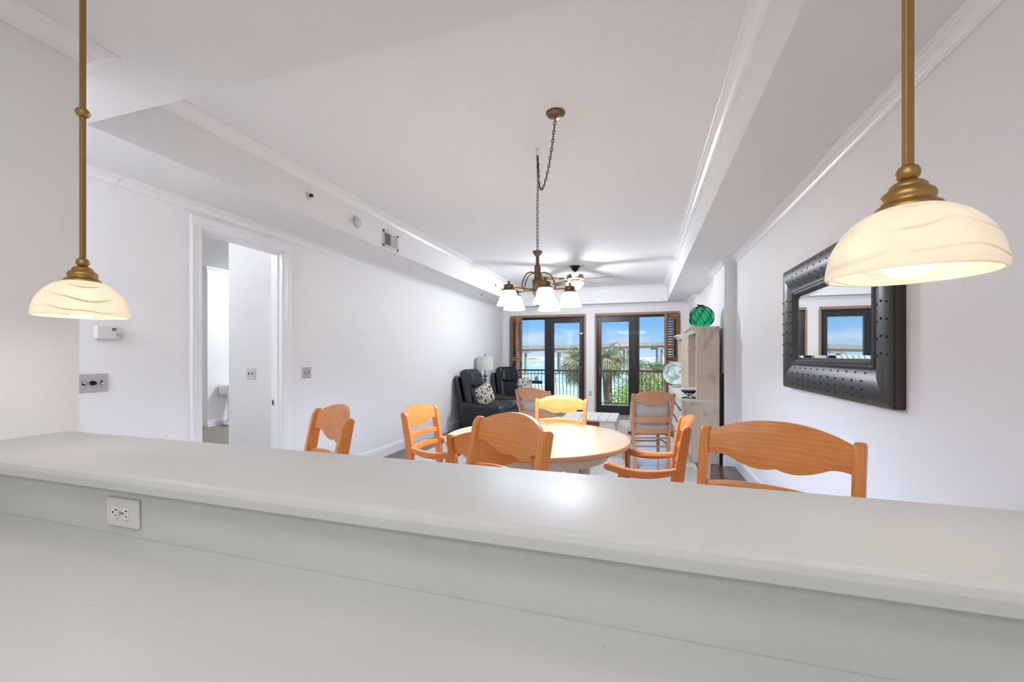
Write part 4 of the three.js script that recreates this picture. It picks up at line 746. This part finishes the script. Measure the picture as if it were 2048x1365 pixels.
{ // green glass float in a net
  const r = 0.148, o = thing('glass_float', 'green glass fishing float in a dark rope net on the cabinet', 'glass float', [0.74, 1.73, -5.93]);
  part(o, 'glass_ball', new THREE.SphereGeometry(r, 40, 28).translate(0, r * 0.86, 0).scale(1, 1, 1), M.greenGlass, 'translucent green glass ball');
  deform(o.children[0].geometry, (v) => { if (v.y < 0.001) v.y = 0.001; });
  const gs = []; const c = [0, r * 0.86, 0], pt = (th, ph) => [c[0] + (r + 0.003) * Math.sin(th) * Math.cos(ph), Math.max(0.004, c[1] + (r + 0.003) * Math.cos(th)), c[2] + (r + 0.003) * Math.sin(th) * Math.sin(ph)];
  for (let i = 0; i < 7; i++) for (const s of [-1, 1]) { const pts = []; for (let k = 0; k <= 14; k++) pts.push(pt(0.12 + k / 14 * 2.1, i / 7 * 2 * PI + s * k / 14 * 1.35)); gs.push(tube(pts, 0.0042, 40, 6)); }
  part(o, 'rope_net', merge(gs), M.net, 'dark rope net');
  part(o, 'knot', merge(new THREE.SphereGeometry(0.024, 14, 10).scale(1.3, 0.7, 1).translate(0, r * 1.88, 0), tube([[0, r * 1.88, 0], [-0.03, r * 1.95, 0.01], [-0.055, r * 1.98, 0.01]], 0.008, 12, 8)), M.net, 'knotted rope end');
  const p = thing('platter', 'large round pale blue marbled platter standing in the far tower', 'platter', [0.565, 0.842, -7.93], 0.0);
  p.rotation.set(0, -0.15, 0.0);
  part(p, 'dish', lathe(smoothProfile([[0.0001, 0.012], [0.1, 0.014], [0.15, 0.022], [0.2, 0.034], [0.205, 0.038], [0.2, 0.042], [0.15, 0.03], [0.1, 0.022], [0.0001, 0.02]], 40), 56).rotateX(PI / 2 - 0.12).translate(0, 0.205, 0), M.platter);
  part(p, 'stand', merge(bar([-0.06, 0.0, 0.06], [-0.06, 0.1, -0.02], 0.004), bar([0.06, 0, 0.06], [0.06, 0.1, -0.02], 0.004), bar([-0.06, 0.005, 0.0], [0.06, 0.005, 0.0], 0.004)), M.blackMetal);
  const b = thing('decorative_bowl', 'dark wooden bowl with white rim on a black stand, on the cabinet', 'bowl', [0.595, 0.8, -5.98]);
  part(b, 'bowl', lathe(smoothProfile([[0.0001, 0.06], [0.05, 0.062], [0.082, 0.085], [0.09, 0.115], [0.084, 0.115], [0.075, 0.09], [0.0001, 0.075]], 30), 36).scale(1.1, 1, 1), std({ color: 0x2b1410, roughness: 0.35 }), 'dark brown bowl');
  part(b, 'rim', new THREE.TorusGeometry(0.088, 0.011, 10, 40).rotateX(PI / 2).scale(1.1, 1.3, 1).translate(0, 0.122, 0), M.trim, 'white rim');
  part(b, 'stand', merge(bar([-0.08, 0.004, 0.04], [0.06, 0.06, 0], 0.005), bar([0.08, 0.004, 0.04], [-0.06, 0.06, 0], 0.005), bar([0, 0.004, -0.07], [0, 0.06, 0], 0.005), bar([-0.1, 0.005, 0.05], [0.1, 0.005, 0.05], 0.005)), M.blackMetal, 'black metal stand');
  const k = thing('gap_shade_panel', 'thin black panel standing in for the shade in the gap behind the cabinet', 'board', [0.948, 0, -5.745]);
  part(k, 'panel', deform(bx(0.036, 1.14, 0.03, 0, 0.57, 0), (v) => { const t = v.y / 1.14; if (v.x < 0) v.x += 0.028 * t; }), M.blackMatt);  // tapered black strip put in as the deep shade of the gap
}

// ---------------------------------------------------------------- recliners, end table, lamp, coffee table
function makeRecliner(label, pos, turn) { // front is +z
  const o = thing('leather_recliner', label, 'recliner', pos, turn, 'navy leather recliners');
  const w = 0.82;
  part(o, 'base', softBox(w - 0.2, 0.3, 0.72, 0.04).translate(0, 0.17, 0.02), M.leather);
  part(o, 'seat_cushion', deform(softBox(w - 0.27, 0.17, 0.62, 0.07), (v) => { v.y += 0.03 * Math.cos(v.x * 4) - 0.05 * Math.pow(Math.max(0, v.z) / 0.31, 4); }).translate(0, 0.4, 0.1), M.leather);
  for (const s of [-1, 1]) part(o, 'arm', deform(softBox(0.16, 0.5, 0.86, 0.075, 8), (v) => { const t = (v.z + 0.43) / 0.86; if (v.y > 0) v.y += 0.05 * Math.sin(t * PI * 0.8) - 0.12 * Math.pow(t, 6); v.x *= 1 + 0.15 * (v.y > 0 ? 1 : 0); }).translate(s * (w / 2 - 0.07), 0.27, 0.02), M.leather);
  const back = part(o, 'backrest', deform(softBox(w - 0.2, 0.8, 0.17, 0.075, 10), (v) => { const t = Math.max(0, (v.y + 0.4) / 0.8); v.x *= 1 - 0.16 * Math.pow(t, 2.5) + 0.03 * Math.sin(t * PI); if (v.z > 0) v.z += 0.035 * Math.pow(Math.abs(Math.sin((t * 2.35 + 0.1) * PI)), 0.7) * (1 - Math.pow(Math.abs(v.x) / 0.33, 4)); }).rotateX(-0.24).translate(0, 0.71, -0.33), M.leather);
  part(back, 'head_cushion', deform(softBox(w - 0.3, 0.3, 0.15, 0.07, 8), (v) => { v.z += 0.02 * Math.cos(v.x * 5); v.x *= 1 - 0.12 * Math.max(0, v.y / 0.15); }).rotateX(-0.2).translate(0, 0.91, -0.30), M.leather);
  part(back, 'outer_back', deform(softBox(w - 0.1, 0.72, 0.08, 0.035, 6), (v) => { const t = (v.y + 0.36) / 0.72; v.x *= 1 - 0.1 * t; }).rotateX(-0.26).translate(0, 0.62, -0.44), M.leather);
  part(o, 'footrest', softBox(w - 0.26, 0.26, 0.08, 0.035).translate(0, 0.24, 0.42), M.leather);
  return o;
}
makeRecliner('dark navy leather recliner in profile against the left wall', [-2.72, 0, -7.28], PI / 2 - 0.06);
makeRecliner('navy leather recliner in the corner by the left glass door', [-2.66, 0, -8.96], PI / 2 - 0.55);
const throwPillow = (label, pos, rot, s) => { const o = thing('throw_pillow', label, 'cushion', pos, 0, 'black and cream patterned throw pillows'); o.rotation.set(...rot); const g = pillow(s, s, 0.14, 0.42, 32); const p = g.attributes.position, uv = g.attributes.uv; for (let i = 0; i < p.count; i++) uv.setXY(i, p.getX(i) / s + 0.5, p.getY(i) / s + 0.5); part(o, 'pillow_cover', g, M.paisley); return o; };
throwPillow('black and cream patterned pillow on the recliner in profile', [-2.70, 0.66, -7.04], [-0.15, PI / 2 - 0.55, 0.5], 0.36);
throwPillow('black and cream patterned pillow on the corner recliner', [-2.46, 0.68, -8.86], [-0.2, 0.9, 0.18], 0.38);
{
  const o = thing('end_table', 'wooden end table with white drawer between the two recliners', 'end table', [-2.68, 0, -8.12]);
  part(o, 'top', uvBox(rspan(-0.58, 0.42, 0.475, 0.505, -0.2, 0.2, 0.006)), M.darkWood, 'dark wooden top');
  part(o, 'apron', uvBox(rspan(-0.53, 0.38, 0.37, 0.475, -0.17, 0.17, 0.004)), M.whiteWood);
  const d = part(o, 'drawer', uvBox(rspan(0.38, 0.396, 0.38, 0.465, -0.15, 0.15, 0.004)), M.whiteWood); part(d, 'knob', new THREE.SphereGeometry(0.012, 12, 8).translate(0.405, 0.42, 0), M.knob);
  for (const [x, z] of [[-0.49, -0.14], [-0.49, 0.14], [0.35, -0.14], [0.35, 0.14]]) part(o, 'leg', uvBox(tube([[x, 0.38, z], [x + Math.sign(x) * 0.03, 0.28, z], [x + Math.sign(x) * 0.0, 0.12, z], [x + Math.sign(x) * 0.04, 0.0, z]], 0.024, 16, 10), 1), M.redWood, 'curved red brown leg');
  const l = thing('table_lamp', 'grey turned table lamp with pale drum shade by the left wall', 'table lamp', [-3.116, 0.506, -8.12]);
  part(l, 'base', uvBox(lathe(smoothProfile([[0.0001, 0.0], [0.075, 0.0], [0.078, 0.015], [0.03, 0.05], [0.022, 0.08], [0.05, 0.13], [0.05, 0.17], [0.02, 0.2], [0.03, 0.225], [0.075, 0.255], [0.03, 0.285], [0.018, 0.305], [0.04, 0.345], [0.04, 0.37], [0.016, 0.395], [0.055, 0.43], [0.018, 0.46], [0.01, 0.475]], 120), 40)), M.lampGrey, 'weathered grey stacked-disc base');
  part(l, 'stem', cyl(0.008, 0.008, 0.4, 0, 0.66, 0, 12), M.blackMetal);
  part(l, 'shade', lathe([[0.178, 0.565], [0.165, 0.835]], 48), M.shade, 'pale drum shade');
  part(l, 'spider', merge(bar([-0.165, 0.825, 0], [0.165, 0.825, 0], 0.003), bar([0, 0.825, -0.165], [0, 0.825, 0.165], 0.003)), M.blackMetal);
  part(l, 'finial', lathe([[0.0001, 0.9], [0.008, 0.892], [0.011, 0.88], [0.005, 0.868], [0.008, 0.86], [0.004, 0.83]], 16), M.blackMetal);
}
{
  const o = thing('coffee_table', 'low coffee table with white plank top before the glass doors', 'coffee table', [-0.735, 0, -6.38]);
  const tw = 0.79, td = 0.82, n = 6;
  for (let i = 0; i < n; i++) part(o, 'plank', uvBox(rspan(-tw / 2 + i * tw / n + 0.0015, -tw / 2 + (i + 1) * tw / n - 0.0015, 0.43, 0.455, -td / 2, td / 2, 0.004), 2), M.whiteWood);
  part(o, 'apron', uvBox(merge(rspan(-0.36, 0.36, 0.32, 0.43, td / 2 - 0.06, td / 2 - 0.04, 0.003), rspan(-0.36, 0.36, 0.32, 0.43, -td / 2 + 0.04, -td / 2 + 0.06, 0.003), rspan(-0.37, -0.35, 0.32, 0.43, -0.36, 0.36, 0.003), rspan(0.35, 0.37, 0.32, 0.43, -0.36, 0.36, 0.003))), M.cream);
  const dr = part(o, 'drawer', uvBox(rspan(-0.2, 0.16, 0.335, 0.42, td / 2 - 0.042, td / 2 - 0.028, 0.003)), M.redWood, 'red brown drawer front'); part(dr, 'knob', new THREE.SphereGeometry(0.012, 12, 8).translate(-0.02, 0.378, td / 2 - 0.02), M.knob);
  for (const [x, z] of [[-1, -1], [-1, 1], [1, -1], [1, 1]]) {
    part(o, 'leg', uvBox(tube([[x * 0.34, 0.4, z * 0.35], [x * 0.365, 0.28, z * 0.37], [x * 0.33, 0.12, z * 0.35], [x * 0.36, 0.0, z * 0.36]], 0.028, 18, 10), 1), M.cream);
    part(o, 'bracket', uvBox(bar([x * 0.385, 0.425, z * 0.16], [x * 0.37, 0.27, z * 0.34], 0.016, 0.02, 6), 1), M.whiteWood);
  }
}

// ---------------------------------------------------------------- balcony and the view
{
  const slab = struct('balcony_floor', 'pale concrete balcony floor outside the glass doors', 'balcony');
  part(slab, 'slab', uvBox(span(-5.5, 2.6, -0.25, -0.02, ZB - 0.16, -11.6)), M.concrete); part(slab, 'curb', uvBox(span(-5.5, 2.6, -0.02, 0.03, -11.35, -11.6)), M.concrete);
  const o = thing('balcony_railing', 'dark metal balcony railing with bowed balusters', 'railing', [0, 0.03, -11.47]);
  part(o, 'top_rail', rspan(-5.5, 2.6, 0.9, 0.945, -0.04, 0.04, 0.01), M.rail); part(o, 'bottom_rail', rspan(-5.5, 2.6, 0.04, 0.065, -0.015, 0.015, 0.005), M.rail);
  const bg = tube([[0, 0.06, 0], [0, 0.16, -0.035], [0, 0.28, -0.085], [0, 0.42, -0.06], [0, 0.58, -0.01], [0, 0.9, 0]], 0.0085, 22, 6);
  for (let x = -4.4; x < 1.6; x += 0.1) part(o, 'baluster', bg, M.rail, null, [x, 0, 0]);
  for (const x of [-5.4, -3.4, -0.315, 1.75, 2.55]) part(o, 'post', rspan(x - 0.03, x + 0.03, 0, 0.9, -0.03, 0.03, 0.006), M.rail);
}
const SEA = -6.0;
{
  const g = new THREE.PlaneGeometry(2600, 1700, 1, 1).rotateX(-PI / 2); uvBox(g);
  const w = one('sea', 'calm blue green water beyond the balcony', 'water', uvBox(g), M.water, [-100, SEA, -870]); w.userData.kind = 'structure';
  const sh = struct('shore', 'grassy bank with palms below the balcony', 'ground');
  part(sh, 'bank', uvBox(new THREE.PlaneGeometry(44, 22, 20, 12).rotateX(-PI / 2).translate(14.5, SEA + 0.08, -21)), M.grass);
  const blob = (x, z, rx, rz, y, seed) => { const s = new THREE.Shape(); for (let i = 0; i <= 60; i++) { const a = i / 60 * 2 * PI, k = 1 + 0.22 * n2(Math.cos(a) * 1.4 + seed, Math.sin(a) * 1.4); const p = [Math.cos(a) * rx * k, Math.sin(a) * rz * k]; i ? s.lineTo(...p) : s.moveTo(...p); } return uvBox(new THREE.ExtrudeGeometry(s, { depth: 0.12, bevelEnabled: false }).rotateX(-PI / 2).translate(x, y, z)); };
  one('shallow_water', 'pale green shallows near the bank', 'water', blob(-22, -72, 34, 40, SEA - 0.09, 2), M.shallow).userData.kind = 'stuff';
  one('sand_bar', 'narrow white sand bar in the water', 'sand', blob(-40, -146, 30, 2.2, SEA + 0.02, 5), M.sand).userData.kind = 'stuff';
  one('wake', 'white foam trail behind the water scooter', 'foam', blob(-30, -109, 9, 0.9, SEA + 0.0, 8), M.foam).userData.kind = 'stuff';
  // far barrier beach
  const beach = thing('barrier_island', 'distant white sand island with low scrub', 'island', [0, SEA, -720]);
  const ridge = (x0, x1, y0, hFn, d, N = 160) => { const pos = [], idx = []; for (let i = 0; i <= N; i++) { const x = x0 + (x1 - x0) * i / N, h = hFn(x); pos.push(x, 0, d, x, h * 0.6, d * 0.4, x, h, 0, x, 0, -d); } for (let i = 0; i < N; i++) for (let j = 0; j < 3; j++) { const a = i * 4 + j; idx.push(a, a + 4, a + 1, a + 1, a + 4, a + 5); } const q = new THREE.BufferGeometry(); q.setAttribute('position', new THREE.Float32BufferAttribute(pos, 3)); q.setIndex(idx); q.computeVertexNormals(); return q.translate(0, y0, 0); };
  part(beach, 'sand', ridge(-900, 900, 0, (x) => 4.6 + 1.6 * n2(x / 60, 1) + 0.8 * n2(x / 17, 2), 26), M.sand);
  part(beach, 'scrub', ridge(-900, 900, 0, (x) => Math.max(0.2, 1.9 + 1.6 * n2(x / 42, 7) + 1.0 * n2(x / 9, 4)), 12).translate(0, 0, 18), M.scrub, 'low green scrub');
  part(beach, 'beach_front', ridge(-900, 900, 0, (x) => 1.3 + 0.3 * n2(x / 30, 3), 14).translate(0, 0, 40), M.sand);
  // the long bridge, crossing from far left to nearer right
  const b = thing('road_bridge', 'long concrete road bridge on paired piers over the water', 'bridge', [0, SEA, 0]);
  const grade = 0.028, ang = 0.3018; // climbs gently to the right
  const along = (g) => g.rotateZ(grade).rotateY(ang).translate(-18.7, 11.9, -167), L = 300;
  part(b, 'deck', uvBox(along(bx(L, 0.45, 9, 0, -1.1, 0))), M.bridge);
  for (const z of [4.3, -4.3]) part(b, 'parapet', uvBox(along(bx(L, 0.9, 0.35, 0, -0.45, z))), M.bridge);
  for (const z of [-3.6, -1.2, 1.2, 3.6]) part(b, 'girder', uvBox(along(bx(L, 0.75, 0.5, 0, -1.7, z))), M.bridge);
  for (let i = -10; i <= 10; i++) { const x = i * 13.2, pr = part(b, 'pier_cap', uvBox(along(bx(4.2, 0.75, 8.6, x, -2.4, 0))), M.bridge); for (const z of [-2.6, 2.6]) part(pr, 'pier_column', cyl(0.42, 0.42, 9.3 + x * grade + 0.3, 0, 0, 0, 14).translate(x, 0, z).rotateY(ang).translate(-18.7, (9.3 + x * grade) / 2 - 0.1, -167), M.bridge); }
  // boat and water scooter
  const bo = thing('motor_boat', 'small white motor boat in front of the bridge', 'boat', [-70, SEA, -284], 0.2);
  part(bo, 'hull', deform(softBox(7.5, 1.3, 2.3, 0.4, 4), (v) => { const t = (v.x + 3.75) / 7.5; v.z *= 1 - 0.85 * Math.pow(t, 4); if (v.y < 0) v.x -= 0.8 * t; v.y += 0.5 * t * t; }).translate(0, 0.5, 0), M.boat); part(bo, 'cabin', softBox(2.2, 1.1, 1.5, 0.2).translate(-0.4, 1.6, 0), M.boat); part(bo, 'canopy', rbox(2.6, 0.12, 1.8, 0.05, -0.6, 2.9, 0), M.boat);
  part(bo, 'canopy_frame', merge(...[[-1.7, -0.8], [-1.7, 0.8], [0.5, -0.8], [0.5, 0.8]].map(([x, z]) => bar([x, 1, z], [x, 2.9, z], 0.05))), M.blackMetal);
  const js = thing('water_scooter', 'rider on a dark water scooter on the pale shallows', 'water scooter', [-26.4, SEA + 0.05, -107], -0.3);
  part(js, 'hull', deform(softBox(3.2, 0.8, 1.1, 0.3, 4), (v) => { const t = (v.x + 1.6) / 3.2; v.z *= 1 - 0.7 * Math.pow(t, 3); }).translate(0, 0.35, 0), M.blackMetal); part(js, 'handlebar', bar([0.4, 0.7, 0], [0.25, 1.25, 0], 0.08), M.blackMetal);
  const rider = thing('person', 'person in dark clothing riding the water scooter', 'person', [-26.5, SEA + 0.78, -107], -0.3);
  const cap = (a, bq, r0, r1) => merge(bar(a, bq, r0, r1, 10), new THREE.SphereGeometry(r1, 10, 8).translate(...bq), new THREE.SphereGeometry(r0, 10, 8).translate(...a));
  part(rider, 'body', merge(cap([-0.3, 0.3, 0], [-0.1, 0.95, 0], 0.17, 0.21), cap([-0.05, 1.05, 0], [-0.02, 1.12, 0], 0.07, 0.07), new THREE.SphereGeometry(0.13, 14, 10).scale(0.9, 1.15, 0.9).translate(0.0, 1.3, 0), ...[-1, 1].flatMap((s) => [cap([-0.1, 0.95, s * 0.2], [0.1, 0.7, s * 0.28], 0.07, 0.055), cap([0.1, 0.7, s * 0.28], [0.35, 0.75, s * 0.2], 0.055, 0.045), cap([-0.3, 0.3, s * 0.12], [0.15, 0.35, s * 0.36], 0.11, 0.09), cap([0.15, 0.35, s * 0.36], [-0.05, 0.0, s * 0.38], 0.085, 0.06)])), std({ color: 0x23282d, roughness: 0.8 }));
}
// palms: fan leaves on long stalks around a shaggy trunk
function fanLeaf(R, n = 26, droop = 0.35) {
  const pos = [], uv = [];
  for (let i = 0; i < n; i++) {
    const a = (i / (n - 1) - 0.5) * 4.4, a0 = a - 0.075, a1 = a + 0.075, L = R * (1 - 0.22 * Math.abs(a) / 2.2) * rr(0.88, 1.05);
    const P = (ang, r) => [Math.sin(ang) * r, -droop * R * Math.pow(r / R, 2.6) * rr(0.7, 1.3), Math.cos(ang) * r * 0.9];
    const c = [0, 0, 0], q0 = P(a0, L * 0.55), q1 = P(a1, L * 0.55), tip = P(a, L); q0[1] += 0.012; 
    pos.push(...c, ...q0, ...q1, ...q0, ...tip, ...q1); uv.push(0, 0, 0, 1, 1, 1, 0, 0, 0, 1, 1, 1);
  }
  const g = new THREE.BufferGeometry(); g.setAttribute('position', new THREE.Float32BufferAttribute(pos, 3)); g.setAttribute('uv', new THREE.Float32BufferAttribute(uv, 2)); g.computeVertexNormals(); return g;
}
function palm(label, basePos, topPos, R, n, leafR, deadShare = 0.25) {
  const o = thing('palm_tree', label, 'palm tree', basePos, 0, 'palms below the balcony');
  const T = V(...topPos).sub(V(...basePos));
  part(o, 'trunk', tube([[0, -0.1, 0], [T.x * 0.2, T.y * 0.35, T.z * 0.2], [T.x * 0.6, T.y * 0.7, T.z * 0.6], [T.x, T.y, T.z]], 0.16, 30, 12), M.trunk);
  const vars = [fanLeaf(leafR, 26, 0.4), fanLeaf(leafR, 26, 0.65), fanLeaf(leafR * 0.85, 22, 0.9)];
  for (let i = 0; i < n; i++) {
    const el = Math.asin(1 - 1.75 * (i + 0.5) / n), az = i * 2.39996 + rr(-0.2, 0.2), L = R * rr(0.75, 1.05);
    const d = V(Math.cos(el) * Math.cos(az), Math.sin(el), Math.cos(el) * Math.sin(az)), dead = el < -0.45 && rnd() < deadShare * 2;
    const leaf = part(o, 'fan_leaf', vars[i % 3], dead ? M.palmDead : M.palmLeaf[i % 3]);
    leaf.position.copy(T).addScaledVector(d, L); leaf.lookAt; 
    const z = d.clone().add(V(0, -0.25, 0)).normalize(), x = V(0, 1, 0).cross(z).normalize(), y = z.clone().cross(x);
    leaf.quaternion.setFromRotationMatrix(new THREE.Matrix4().makeBasis(x, y, z)); leaf.rotateZ(rr(-0.5, 0.5));
    part(leaf, 'leaf_stalk', bar([0, 0, -L], [0, 0, 0.02], 0.018, 0.008, 6), M.palmLeaf[1]);
  }
}
palm('grey green fan palm behind the left glass door', [-2.42, SEA, -17.6], [-2.36, 0.95, -17.4], 0.52, 54, 0.74);
palm('fan palm with bare trunk seen at the left of the right glass door', [-1.05, SEA, -16.2], [-1.28, 1.12, -16.2], 0.42, 34, 0.62, 0.1);
palm('spiky green palm behind the right edge of the right glass door', [0.42, SEA, -19], [0.42, 0.55, -19], 0.45, 26, 0.75, 0);
function shrub(label, [x, y, z], [rx, ry, rz], n, mats, leaf = 0.11) {
  const o = thing('leafy_shrub', label, 'shrub', [x, SEA, z], 0, 'shrubs below the balcony');
  const mk = (cnt) => { const pos = [], uv = []; for (let i = 0; i < cnt; i++) {
    const u = rr(-1, 1), a = rr(0, 2 * PI), r = Math.pow(rnd(), 0.4) * (1 + 0.25 * n3(u * 2, Math.cos(a) * 2, Math.sin(a) * 2)), s = Math.sqrt(1 - u * u);
    const c = V(s * Math.cos(a) * rx * r, (y - SEA) + u * ry * r, s * Math.sin(a) * rz * r), d = V(rr(-1, 1), rr(-0.6, 1), rr(-1, 1)).normalize(), e = V(rr(-1, 1), rr(-1, 1), rr(-1, 1)).cross(d).normalize(), l = leaf * rr(0.7, 1.3);
    const p0 = c, p1 = c.clone().addScaledVector(d, l * 0.5).addScaledVector(e, l * 0.22), p2 = c.clone().addScaledVector(d, l), p3 = c.clone().addScaledVector(d, l * 0.5).addScaledVector(e, -l * 0.22);
    for (const q of [p0, p1, p2, p0, p2, p3]) pos.push(q.x, q.y, q.z); uv.push(0, 0, 0.5, 1, 1, 0, 0, 0, 1, 0, 0.5, -1); }
    const g = new THREE.BufferGeometry(); g.setAttribute('position', new THREE.Float32BufferAttribute(pos, 3)); g.setAttribute('uv', new THREE.Float32BufferAttribute(uv, 2)); g.computeVertexNormals(); return g; };
  mats.forEach((m) => { part(o, 'foliage', mk(Math.round(n / mats.length)), m).userData.kind = 'stuff'; });
  for (let i = 0; i < 4; i++) part(o, 'stem', tube([[rr(-0.1, 0.1), -0.05, rr(-0.1, 0.1)], [rr(-0.3, 0.3) * rx, (y - SEA) * 0.5, 0], [rr(-0.6, 0.6) * rx, y - SEA, rr(-0.4, 0.4) * rz]], 0.05, 12, 6), M.trunk);
}
shrub('bright yellow green shrub behind the railing beside the palm trunk', [-0.55, -0.55, -15.6], [0.62, 1.05, 0.6], 2600, [M.leaf[0], M.leaf[1]]);
shrub('tall grey green shrub rising over the railing near the corner post', [-0.05, 0.1, -16.8], [0.6, 0.95, 0.6], 2200, [M.leaf[0], M.palmLeaf[2]]);
shrub('dense green shrub behind the railing left of the right shutter', [0.75, -0.7, -16.2], [0.8, 1.25, 0.7], 3000, [M.leaf[1], M.leaf[2], M.leaf[0]]);
shrub('low dark shrub at the foot of the palms', [-1.1, -2.0, -15.2], [0.9, 0.9, 0.7], 1800, [M.leaf[2], M.palmLeaf[1]]);

scene.traverse((o) => { if (o.isMesh) { o.castShadow = true; o.receiveShadow = true; } if (o.isPointLight) o.castShadow = true; if (o.userData.tipZ !== undefined) delete o.userData.tipZ; });
renderer.render(scene, camera);
